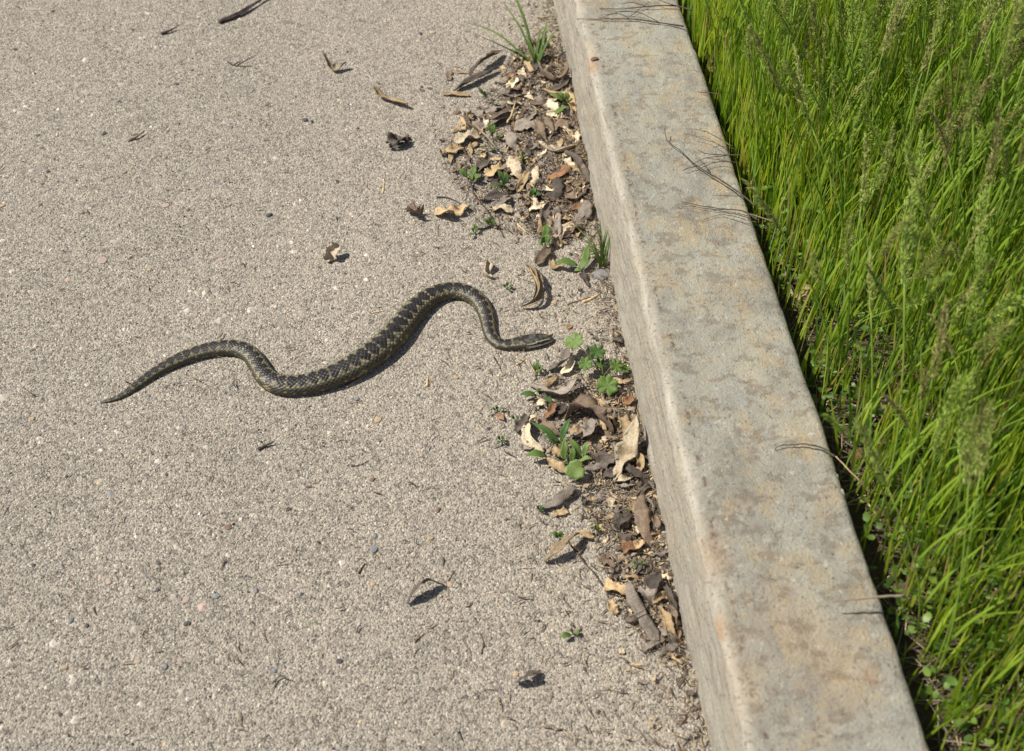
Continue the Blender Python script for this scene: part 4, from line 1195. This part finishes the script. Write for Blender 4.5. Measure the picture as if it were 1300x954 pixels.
twig([(279, 30), (305, 17), (345, -6)], 2.0, TWIG, 'dark split twig lying on open pavement, longest twig there', lift=(0.001, 0.003, 0.004), branches=(([(283, 29), (310, 17), (343, -8)],),))
twig([(205, 44), (214, 41), (224, 36)], 1.5, TWIG, 'short dark twig stub near the long split twig', lift=(0.0, 0.002, 0.003))
twig([(289, 80), (300, 84), (321, 84)], 0.8, TWIG, 'thin forked brown twig on open pavement', branches=(([(300, 84), (311, 77), (321, 72)],), ([(296, 83), (306, 77)],)))
twig([(163, 180), (173, 175), (184, 167)], 1.7, TWIGP, 'short brown stick lying alone on open pavement', lift=(0.0, 0.002, 0.003))
twig([(328, 571), (337, 567), (348, 561)], 1.9, TWIG, 'stubby dark brown stick on pavement below the snake', lift=(0.0, 0.001, 0.004))
twig([(439, 492), (450, 485), (464, 476)], 1.6, TWIGP, 'short tan stalk lying just below the snake body')
twig([(455, 729), (459, 722), (463, 715)], 1.3, TWIG, 'tiny dark stick near two bluish pebbles')
twig([(446, 592), (456, 591), (468, 585)], 0.8, TWIG, 'thin bent rootlet below the snake body')
twig([(611, 830), (614, 817), (609, 803)], 0.9, TWIG, 'thin curved rootlet on sand west of the lower heap')
twig([(569, 738), (577, 725)], 0.6, TWIG, 'hair-thin rootlet above the arched dark leaf')
twig([(486, 246), (488, 222)], 0.8, STRAW, 'straight straw on open pavement', 'straw', 'straw')
twig([(542, 492), (543, 479)], 1.6, STRAW, 'stubby straw below the snake arch', 'straw', 'straw')
twig([(655, 463), (661, 461), (667, 455)], 1.1, STRAW, 'bent cream straw below the snake head', 'straw', 'straw')
twig([(472, 398), (489, 394)], 0.8, STRAW, 'thin cream straw left of the snake body', 'straw', 'straw')
twig([(627, 454), (634, 466), (637, 474)], 0.8, TWIG, 'thin dark rootlet below the snake neck')
twig([(600, 157), (614, 170), (632, 191)], 1.4, TWIGP, 'pale stalk lying across the upper litter heap', z=0.008, lift=(0.004, 0.003, 0.001))
twig([(644, 157), (650, 145), (654, 130)], 1.0, STRAW, 'straw sticking up through the upper litter heap', 'straw', 'straw', z=0.006, lift=(0.0, 0.004, 0.006))
twig([(554, 252), (570, 253), (588, 261)], 1.0, TWIG, 'curved brown stalk above the tan ragged leaf')
twig([(597, 232), (604, 250), (618, 268), (640, 302)], 1.0, TWIG, 'reddish seedling stalk sprawling down the heap rim', lift=(0.006, 0.004, 0.004, 0.001))
twig([(657, 285), (669, 297)], 1.1, STRAW, 'short pale straw on the crumbly chaff patch', 'straw', 'straw', z=0.003)
twig([(740, 385), (752, 380), (762, 373)], 1.5, STRAW, 'tan stalk by the curb above the lobed weed', 'straw', 'straw')
twig([(720, 388), (735, 383), (748, 378)], 1.0, TWIGP, 'grey stalk beside the tan stalk near the curb')
twig([(745, 495), (755, 490), (762, 485)], 2.0, TWIGP, 'pale tan stalk stub under the lobed weed')
twig([(712, 506), (728, 500), (746, 490)], 1.0, TWIGP, 'pale stalk behind the long bent leaf', z=0.004)
twig([(722, 690), (740, 712), (762, 740), (772, 760)], 0.9, TWIG, 'long thin brown stalk beside the tan crumpled husk', lift=(0.003, 0.004, 0.003, 0.001))
twig([(727, 693), (737, 702)], 1.3, STRAW, 'tan straw by the olive brown pod', 'straw', 'straw')
twig([(800, 785), (818, 775), (826, 764)], 0.7, TWIG, 'wiry stem lying over the long taupe pod', z=0.012, lift=(0.001, 0.004, 0.004))
twig([(801, 844), (815, 846)], 1.3, STRAW, 'tan straw below the long taupe pod', 'straw', 'straw')
twig([(858, 826), (872, 842)], 1.0, STRAW, 'straw pointing at the curb foot', 'straw', 'straw')
twig([(683, 815), (690, 825)], 1.2, TWIGP, 'short tan stalk on sand west of the lower heap end')
twig([(790, 500), (780, 440), (776, 415)], 0.5, TWIG, 'hair-thin dry stem along the curb above the lobed weed')
# on the curb
twig([(868, 34), (840, 30), (800, 25), (732, 25)], 0.75, TWIG, 'long straight twig lying across the curb top by the rusty pebble', z=CH, lift=(0.004, 0.002, 0.003, 0.001), branches=(([(835, 28), (815, 18), (790, 15), (761, 24)], (0.002, 0.008, 0.004)), ([(800, 25), (785, 18), (763, 20)], (0.002, 0.006, 0.003))))
twig([(878, 14), (857, 8), (820, 9), (787, 12), (761, 11)], 0.7, TWIG, 'thin branching twig at the far stretch of curb top', z=CH, lift=(0.006, 0.003, 0.004, 0.001), branches=(([(820, 9), (803, 4), (786, 6)], (0.003, 0.008, 0.004)), ([(857, 8), (838, 1), (822, -6)], (0.004, 0.01, 0.012)), ([(800, 22), (812, 12), (825, 3)], (0.001, 0.003, 0.004))))
twig([(958, 262), (942, 248), (914, 229), (885, 211), (866, 194), (847, 179), (844, 163)], 0.9, TWIG, 'crooked dark twig slanting over the curb from the grass', z=CH, lift=(0.012, 0.008, 0.006, 0.005, 0.004, 0.006, 0.010), branches=(([(885, 211), (876, 214), (866, 217)], (0.005, 0.002)), ([(900, 219), (893, 208), (887, 203)], (0.005, 0.008))))
twig([(940, 198), (918, 197), (898, 196), (886, 191)], 0.7, TWIG, 'upper fan twig reaching from the grass over the curb', z=CH, lift=(0.012, 0.008, 0.006, 0.010), branches=(([(922, 198), (905, 200), (891, 203), (868, 216)], (0.008, 0.006, 0.004, 0.001)), ([(935, 190), (915, 186), (905, 188)], (0.012, 0.012, 0.016)), ([(938, 207), (912, 206), (890, 214), (882, 221)], (0.008, 0.006, 0.004, 0.001))))
twig([(962, 280), (945, 269), (920, 266), (890, 262), (863, 256)], 0.7, TWIG, 'lower fan twig reaching from the grass over the curb', z=CH, lift=(0.010, 0.008, 0.004, 0.002, 0.002), branches=(([(930, 267), (900, 266), (880, 263), (862, 263)], (0.005, 0.002, 0.001)), ([(962, 283), (945, 279), (920, 273), (900, 277), (889, 282)], (0.010, 0.007, 0.004, 0.002, 0.001)), ([(955, 276), (930, 270), (908, 268)], (0.010, 0.012, 0.006)), ([(943, 250), (920, 249), (905, 249)], (0.010, 0.010, 0.012))))
twig([(929, 186), (905, 172), (886, 165), (866, 164)], 0.6, STEMG, 'slender green stem leaning over the curb above the fan twigs', 'dry_grass_stalk', 'stalk', z=CH, lift=(0.012, 0.014, 0.012, 0.006), branches=(([(912, 184), (895, 174), (880, 175)], (0.012, 0.010, 0.004)),))
twig([(912, 120), (900, 118), (888, 118)], 0.6, TWIG, 'thin twig tip poking over the curb far rim', z=CH, lift=(0.010, 0.006, 0.003))
twig([(1060, 580), (1042, 569), (1024, 565), (1005, 565), (988, 567), (984, 572)], 1.1, TWIG, 'hooked dark stalk lying on the bare middle of the curb top', z=CH, lift=(0.008, 0.006, 0.005, 0.004, 0.004, 0.001))
twig([(1105, 628), (1085, 605), (1060, 580)], 1.2, STRAW, 'pale straw bridging from the grass to the curb rim', 'straw', 'straw', z=CH - 0.02, lift=(0.0, 0.02, 0.03))
twig([(1148, 757), (1125, 758), (1092, 761), (1054, 765)], 1.6, TWIGP, 'mauve grey grass stem held level over the curb top', 'dry_grass_stalk', 'stalk', z=CH, lift=(0.016, 0.018, 0.018, 0.016))
twig([(1010, 385), (996, 345), (984, 300), (975, 285)], 1.3, TWIGP, 'long grey dry stalk in the shaded gap behind the curb', z=CH - 0.05, lift=(0.0, 0.012, 0.02, 0.028))
twig([(1008, 378), (990, 352), (982, 330)], 1.1, TWIGP, 'second grey dry stalk in the gap, shorter one', z=CH - 0.055, lift=(0.0, 0.012, 0.02))
twig([(1000, 290), (978, 281), (945, 270)], 1.0, TWIGP, 'pale bare stem at the root of the lower fan twig', z=CH - 0.01, lift=(0.0, 0.012, 0.016))
D([(1013, 382), (1021, 373), (1031, 364)], 10, 'tan', 'tan curled leaf caught at the grass edge in the gap', z=CH - 0.035, lift=(0.0, 0.008, 0.012), cup=0.7, roll=0.4)
D([(1093, 597), (1089, 582), (1092, 569)], 11, 'rust', 'pinkish brown leaf hanging in the gap behind the curb', z=CH - 0.05, lift=(0.0, 0.012, 0.02), cup=0.5, roll=0.3)

# ------------------------------------------------------------------ pebbles
PEB = [(342, 274, 5.0, 'dark', 'black angular pebble, largest on the upper open pavement'), (428, 230, 3.6, 'dark', 'small black wedge pebble near the cream broken husk'),
       (388, 153, 4.2, 'dark', 'dark crumbly pebble with a twin beside it'), (396, 155, 3.0, 'dark', 'smaller twin of the dark crumbly pebble'),
       (239, 267, 3.4, 'brown', 'small brown pebble west of the black angular pebble'), (225, 107, 3.0, 'dark', 'tiny dark pebble below the short twig stub'),
       (61, 219, 3.4, 'dark', 'dark slate pebble far from the curb on open pavement'), (238, 792, 5.6, 'dark', 'black shiny pebble on coarse pavement, biggest there'),
       (42, 717, 3.6, 'dark', 'dark bean-shaped pebble on coarse pavement'), (212, 604, 3.4, 'dark', 'flat black pebble on pavement below the snake tail'), (199, 600, 2.4, 'brown', 'tiny rust red pebble beside the flat black pebble'),
       (111, 794, 3.6, 'dark', 'small black lozenge pebble on coarse pavement'), (93, 740, 3.4, 'brown', 'small dark red pebble on coarse pavement'), (202, 716, 3.2, 'dark', 'dark speck pebble above the black shiny pebble'),
       (475, 698, 6.6, 'grey', 'bluish grey pebble, larger of a pair'), (476, 680, 4.4, 'grey', 'bluish grey pebble, smaller of a pair'), (473, 609, 4.4, 'brown', 'reddish brown pebble below the snake body'),
       (556, 648, 5.0, 'brown', 'brown squarish chip standing on sandy pavement'), (431, 840, 4.6, 'dark', 'smooth black oval pebble near the arched dark leaf'), (494, 722, 2.8, 'dark', 'tiny black pebble above the arched dark leaf'),
       (383, 754, 3.4, 'dark', 'dark small pebble west of the arched leaf'), (763, 351, 11.0, 'grey', 'smooth dark grey stone at the curb foot by the small grass tuft'), (453, 506, 4.6, 'grey', 'grey flat pebble under the snake body curve'),
       (534, 114, 3.0, 'dark', 'small dark pebble beside the tan curled leaf'), (535, 110, 2.6, 'dark', 'smallest dark pebble beside the tan curled leaf'), (545, 112, 4.0, 'brown', 'brown pebble between the tan leaf and the heap'),
       (537, 115, 3.0, 'brown', 'tiny brown pebble next to the tan leaf tip'), (534, 44, 3.4, 'dark', 'dark pebble near the far end of the litter'), (580, 143, 6.0, 'brown', 'brown clod at the upper heap edge'),
       (549, 42, 4.4, 'cream', 'cream pebble chip near the far end of the litter'), (3, 262, 4.0, 'cream', 'pale oval pebble on coarse pavement'), (41, 532, 4.6, 'cream', 'tan chip on pavement left of the snake tail'),
       (82, 848, 5.0, 'cream', 'honey coloured pebble on coarse pavement'), (175, 838, 6.4, 'pink', 'pinkish flat pebble on coarse pavement'), (480, 533, 5.6, 'cream', 'tan flat chip below the snake body'), (546, 684, 5.0, 'cream', 'tan flake below the brown squarish chip'),
       (473, 742, 5.0, 'cream', 'tan sliver chip left of the arched dark leaf'), (571, 742, 4.0, 'cream', 'tan chip at the tip of the arched dark leaf'), (655, 855, 5.0, 'cream', 'pale chip beside the dark leaf on sand'), (579, 480, 4.4, 'cream', 'cream chip below the snake neck'),
       (703, 386, 4.0, 'cream', 'cream chip between the hook-curled leaf and curb'), (190, 343, 4.0, 'cream', 'tan sliver chip west of the snake'), (660, 238 + 60, 3.0, 'cream', 'pale grain chip on the heap rim'),
       (276, 668 - 405, 3.0, 'cream', 'small pale chip near the small brown pebble'), (210, 261, 6.0, 'pink', 'pinkish patch pebble on open pavement'), (130, 332, 7.0, 'pink', 'flat pinkish pebble on pavement left of the snake'), (108, 345, 5.0, 'pink', 'pink pebble set in the pavement left of the snake'),
       (281, 330, 5.0, 'pink', 'pinkish pebble set flush above the snake'), (75, 690, 5.0, 'pink', 'pink brown pebble on coarse pavement'), (138, 738, 6.0, 'pink', 'rosy flat pebble on coarse pavement'), (236, 762, 5.0, 'pink', 'rosy pebble above the black shiny pebble'),
       (325, 750, 5.0, 'grey', 'grey pebble on coarse pavement'), (276, 757, 5.6, 'grey', 'slate grey pebble on coarse pavement'), (290, 670, 5.0, 'brown', 'brown crumb cluster on pavement below the snake'), (282, 668, 3.4, 'brown', 'smaller brown crumb below the snake'), (90, 787, 5.4, 'grey', 'grey blue pebble near the black lozenge pebble'),
       (348, 852, 4.4, 'grey', 'greenish grey pebble on coarse pavement'), (210, 846, 5.6, 'grey', 'dark grey round pebble beside the pinkish flat pebble'), (620, 545, 3.0, 'dark', 'tiny dark pebble west of the lower heap')]
SM = [stone_mesh(300 + q, random.uniform(0.4, 0.75)) for q in range(8)]
for q, (x, y, rp, m_, lab) in enumerate(PEB):
    p = pix(x, y, 0); r_ = rp * mpp(p) * 0.92
    Vp, Fp = SM[q % 8]
    zz = 0.25 if m_ in ('pink',) else 0.7
    if m_ == 'cream': zz = 0.55
    o = link('pebble', make_mesh('pebble', Vp * r_ * np.array([1, 1, zz]), Fp, smooth=False), STONE[m_], loc=(p[0], p[1], gh1(p) + r_ * 0.16), rot=(0, 0, random.uniform(0, 6.28)))
    tag(o, lab, 'pebble')

# ------------------------------------------------------------------ weeds
LANCE = np.array([0.25, 0.6, 0.85, 1.0, 1.0, 0.88, 0.66, 0.38, 0.06])


def blade_leaf(o, base, p0, pm, p1, wpx, mat, fold=0.35, name='leaf', prof=LANCE, roll=0.0):
    P = catmull([p0, pm, p1], 9)
    V, F = strip(P, prof * wpx * mpp(p0), th=0.00025, nv=5, fold=fold, wave=0.06, seed=int(abs(p1[0]) * 1e5) % 9999, roll=roll)
    return link(name, make_mesh(name, V - base, F), mat, parent=o)


def tip(x, y, z): return pix(x, y, z)


def tuft(bx, by, tips, wpx, label, mat, dead=()):
    base = pix(bx, by, 0); base[2] = gh1(base) - 0.001
    o = empty('grass_tuft', base); tag(o, label, 'grass tuft')
    for (x, y, z) in tips:
        p1 = tip(x, y, z); p0 = base + np.array([random.uniform(-0.004, 0.004), random.uniform(-0.004, 0.004), 0])
        pm = p0 * 0.5 + p1 * 0.5 + np.array([0, 0, 0.12 * np.linalg.norm(p1 - p0)])
        blade_leaf(o, base, p0, pm, p1, wpx * random.uniform(0.8, 1.15), mat, 0.5, 'grass_blade', np.array([0.7, 0.85, 1, 1, 0.95, 0.85, 0.68, 0.42, 0.05]))
    return o


tuft(681, 87, [(590, 28, 0.020), (639, 5, 0.055), (646, -22, 0.07), (651, -8, 0.065), (668, 44, 0.035), (688, 34, 0.045), (683, 55, 0.04), (697, 22, 0.05), (707, 37, 0.04), (693, 45, 0.04), (640, 60, 0.02), (700, 52, 0.03)], 3.6, 'long-bladed green grass tuft growing from the upper litter heap', GREEN)
tuft(765, 341, [(729, 285, 0.03), (738, 300, 0.03), (756, 283, 0.055), (762, 276, 0.06), (778, 272, 0.065), (782, 280, 0.06), (770, 290, 0.05), (775, 300, 0.04), (752, 310, 0.03), (748, 296, 0.04), (758, 300, 0.045)], 2.1, 'small fine green grass tuft at the curb foot behind the smooth grey stone', GREEN)


def disc_leaf(o, base, c, R, lobes, depth, nrm, mat, rot=0.0, name='leaf', notch=True, el=1.0):
    nrm = norm(np.array(nrm, float)); t1 = norm(np.cross(nrm, [0.21, 0.97, 0.1])); t2 = np.cross(nrm, t1)
    m = 84; a = np.linspace(0, 2 * math.pi, m, endpoint=False)
    out = 1 - depth + depth * np.abs(np.cos(a * lobes / 2.0)) ** 1.0
    out = out * (1 + 0.06 * np.cos(a * lobes * 3))
    if notch: out = out * (1 - 0.65 * np.exp(-((np.abs(a - math.pi)) / 0.22) ** 2))
    V = [c]
    for f in (0.4, 0.75, 1.0):
        rr = R * f * (out if f > 0.5 else np.ones(m))
        hgt = R * (0.22 * f * f * np.cos(a * lobes) * 0.5 + 0.14 * f)
        ar = a + rot
        V += list(c + t1 * (rr * np.cos(ar) * el)[:, None] + t2 * (rr * np.sin(ar))[:, None] + nrm * hgt[:, None])
    V = np.array(V); nT = len(V)
    V = np.vstack([V, V - nrm * 0.00025])
    F = []
    for k in range(m):
        k2 = (k + 1) % m
        F.append([0, 1 + k, 1 + k2])
        for b in range(2): F.append([1 + b * m + k, 1 + (b + 1) * m + k, 1 + (b + 1) * m + k2, 1 + b * m + k2])
        e, e2 = 1 + 2 * m + k, 1 + 2 * m + k2
        F.append([e, e + nT, e2 + nT, e2])
        F.append([nT, nT + 1 + k2, nT + 1 + k])
        for b in range(2): F.append([nT + 1 + b * m + k2, nT + 1 + (b + 1) * m + k2, nT + 1 + (b + 1) * m + k, nT + 1 + b * m + k])
    return link(name, make_mesh(name, V - base, F), mat, parent=o)


def stem(o, base, p0, p1, r=0.0007, bow=0.006):
    P = catmull([p0, (p0 + p1) / 2 + np.array([0, 0, bow]), p1], 7)
    V, F = tube(P, np.linspace(r, r * 0.7, 7), 5)
    return link('stem', make_mesh('stem', V - base, F), STEMG, parent=o)


# lobed weed
base = pix(766, 480, 0); base[2] = gh1(base)
o = empty('lobed_weed', base); tag(o, 'green weed with round scalloped lobed leaves at the curb foot by the snake head', 'weed')
for (x, y, z, rp, mt, nr) in ((729, 434, 0.022, 13, GREENP, (-0.3, -0.1, 1)), (758, 447, 0.020, 11, GREEND, (0.2, -0.3, 1)), (743, 462, 0.018, 10, GREEN, (-0.1, -0.3, 1)), (771, 490, 0.014, 14.5, GREEN, (-0.1, -0.5, 1)),
                              (782, 465, 0.018, 10, GREEN, (0.4, -0.3, 1)), (762, 462, 0.010, 8, GREEND, (0, -0.2, 1)), (792, 468, 0.012, 8, GREEN, (0.5, 0, 1))):
    c = pix(x, y, z)
    stem(o, base, base, c); disc_leaf(o, base, c, rp * mpp(c), 7, 0.20, nr, mt, rot=math.atan2(c[1] - base[1], c[0] - base[0]) - 0.2)

# rosette weed
base = pix(724, 592, 0); base[2] = gh1(base)
o = empty('rosette_weed', base); tag(o, 'bright green weed rosette with lance leaves growing through the lower litter heap', 'weed')
for (a, b, wp, mt, z0, z1) in (((711, 563), (674, 536), 9, GREEND, 0.012, 0.024), ((712, 560), (724, 531), 9, GREEND, 0.012, 0.026), ((709, 566), (689, 553), 8, GREEND, 0.01, 0.016), ((716, 585), (717, 557), 10, GREEN, 0.008, 0.022),
                               ((738, 582), (721, 555), 9, GREEN, 0.010, 0.022), ((694, 580), (667, 578), 11, GREEN, 0.006, 0.012), ((741, 580), (746, 560), 8, GREENP, 0.010, 0.020), ((736, 586), (753, 583), 7, GREENP, 0.010, 0.014), ((726, 588), (728, 566), 8, GREEN, 0.008, 0.02)):
    p0, p1 = pix(*a, z0), pix(*b, z1)
    stem(o, base, base + np.array([0, 0, 0.001]), p0, 0.0006, 0.002)
    blade_leaf(o, base, p0, (p0 + p1) / 2 + np.array([0, 0, 0.004]), p1, wp, mt, 0.3)
c = pix(730, 597, 0.014); stem(o, base, base, c); disc_leaf(o, base, c, 13 * mpp(c), 3, 0.16, (0, -0.6, 1), GREENP, rot=-1.5, notch=False)

# broad-leaved seedling
base = pix(741, 345, 0); base[2] = gh1(base)
o = empty('seedling', base); tag(o, 'broad-leaved green seedling between the heap and the small grass tuft', 'weed')
for (a, b, wp, mt, z0, z1) in (((733, 337), (704, 333), 12, GREEN, 0.008, 0.014), ((742, 337), (747, 311), 10, GREEN, 0.008, 0.018), ((735, 343), (750, 327), 10, GREEN, 0.006, 0.012), ((741, 344), (729, 344), 8, GREENP, 0.004, 0.008)):
    p0, p1 = pix(*a, z0), pix(*b, z1)
    stem(o, base, base, p0, 0.0006, 0.002)
    blade_leaf(o, base, p0, (p0 + p1) / 2 + np.array([0, 0, 0.003]), p1, wp, mt, 0.2)


def sprout(bx, by, leaves, label, wp=6, mat=GREEN):
    base = pix(bx, by, 0); base[2] = gh1(base)
    o = empty('seedling', base); tag(o, label, 'weed')
    for (x, y, z) in leaves:
        p1 = pix(x, y, z); p0 = base * 0.72 + p1 * 0.28; p0[2] = base[2] + z * 0.5
        stem(o, base, base, p0, 0.0005, 0.001)
        blade_leaf(o, base, p0, (p0 + p1) / 2 + np.array([0, 0, 0.002]), p1, wp, mat, 0.25)


sprout(682, 478, [(676, 462, 0.012), (682, 458, 0.014), (690, 464, 0.010), (686, 470, 0.008)], 'tiny green seedling on sand just below the snake head', 5)
sprout(689, 506, [(660, 501, 0.010), (680, 495, 0.012), (700, 512, 0.010)], 'dark green pair-leaved seedling on the long bent leaf', 9, GREEND)
sprout(655, 535, [(648, 529, 0.006), (659, 529, 0.006), (660, 537, 0.005)], 'tiny seedling left of the dark square-ended pod', 5, GREEND)
sprout(637, 561, [(630, 555, 0.006), (640, 554, 0.007), (641, 563, 0.005), (632, 564, 0.004)], 'little seedling alone on sand west of the weed rosette', 5, GREEND)
sprout(632, 523, [(623, 520, 0.005), (629, 516, 0.006), (640, 519, 0.005)], 'minute seedling on sand below the snake head', 4, GREEND)
sprout(644, 368, [(637, 363, 0.006), (644, 358, 0.008), (652, 363, 0.006), (648, 371, 0.004)], 'tiny weed on sand inside the snake arch side', 4, GREEND)
sprout(712, 687, [(700, 676, 0.010), (711, 674, 0.010), (716, 682, 0.008)], 'seedling behind the olive brown pod', 8)
sprout(686, 650, [(680, 643, 0.008), (689, 642, 0.008), (690, 650, 0.006)], 'seedling at the tip of the smooth grey brown pod', 5, GREEND)
sprout(730, 807, [(711, 809, 0.008), (722, 801, 0.010), (736, 803, 0.006)], 'seedling with one flat leaf on sand west of the taupe pod', 8)
sprout(810, 721, [(801, 715, 0.012), (806, 710, 0.014), (815, 711, 0.014), (821, 716, 0.012), (804, 723, 0.008)], 'feathery seedling above the dark standing leaf', 4)
sprout(758, 677, [(753, 668, 0.010), (760, 666, 0.012), (764, 672, 0.008)], 'small seedling in the middle of the lower heap', 4)
sprout(797, 655, [(793, 648, 0.012), (801, 646, 0.012)], 'tiny sprout behind the cup-shaped leaf', 4)
sprout(616, 126, [(606, 111, 0.012), (614, 116, 0.012), (622, 120, 0.010)], 'seedling at the tip of the dark twisted pod', 5, GREEND)
sprout(629, 138, [(624, 130, 0.012), (633, 131, 0.012)], 'small sprout above two parallel grey brown leaves', 6, GREEND)
sprout(626, 178, [(619, 155, 0.018), (627, 158, 0.018), (637, 172, 0.012), (622, 168, 0.012)], 'upright seedling left of the smooth grey oval pod', 6)
sprout(664, 207, [(657, 196, 0.016), (662, 192, 0.018), (669, 196, 0.016), (660, 204, 0.012)], 'bright sprout on top of the barred cream pod', 5, GREENP)
sprout(721, 140, [(698, 120, 0.022), (708, 117, 0.026), (718, 117, 0.024), (724, 127, 0.02), (704, 146, 0.014), (713, 140, 0.018)], 'pale green seedling against the curb below the ring-curled leaf', 8, GREENP)
sprout(618, 192, [(608, 188, 0.010), (615, 183, 0.012), (626, 184, 0.012), (628, 191, 0.008), (612, 195, 0.006)], 'fine-leaved sprout beside the broad cracked husk', 4, GREEND)
sprout(597, 233, [(582, 214, 0.014), (604, 211, 0.016), (611, 224, 0.012), (600, 222, 0.012)], 'larger green seedling on the heap side away from the curb', 9)
sprout(643, 243, [(632, 216, 0.022), (643, 219, 0.022), (625, 236, 0.012), (636, 232, 0.014), (640, 236, 0.012)], 'lush dark seedling at the middle of the heap', 8, GREEND)
sprout(675, 256, [(676, 240, 0.018), (686, 245, 0.014), (668, 252, 0.010), (680, 238, 0.016)], 'bluish green seedling beside the broad dark pod', 7, GREEND)
sprout(625, 290, [(612, 279, 0.012), (620, 276, 0.014), (630, 282, 0.012), (626, 279, 0.012)], 'seedling on the heap lower rim above the snake', 6)
sprout(604, 298, [(597, 291, 0.008), (603, 284, 0.010), (606, 290, 0.008), (595, 300, 0.006)], 'lowest seedling of the heap, near the snake arch', 5)
sprout(692, 317, [(694, 284, 0.024), (687, 300, 0.018), (697, 298, 0.020), (684, 311, 0.010), (698, 310, 0.012)], 'tall broad green seedling among dark pods at the heap bottom', 10)
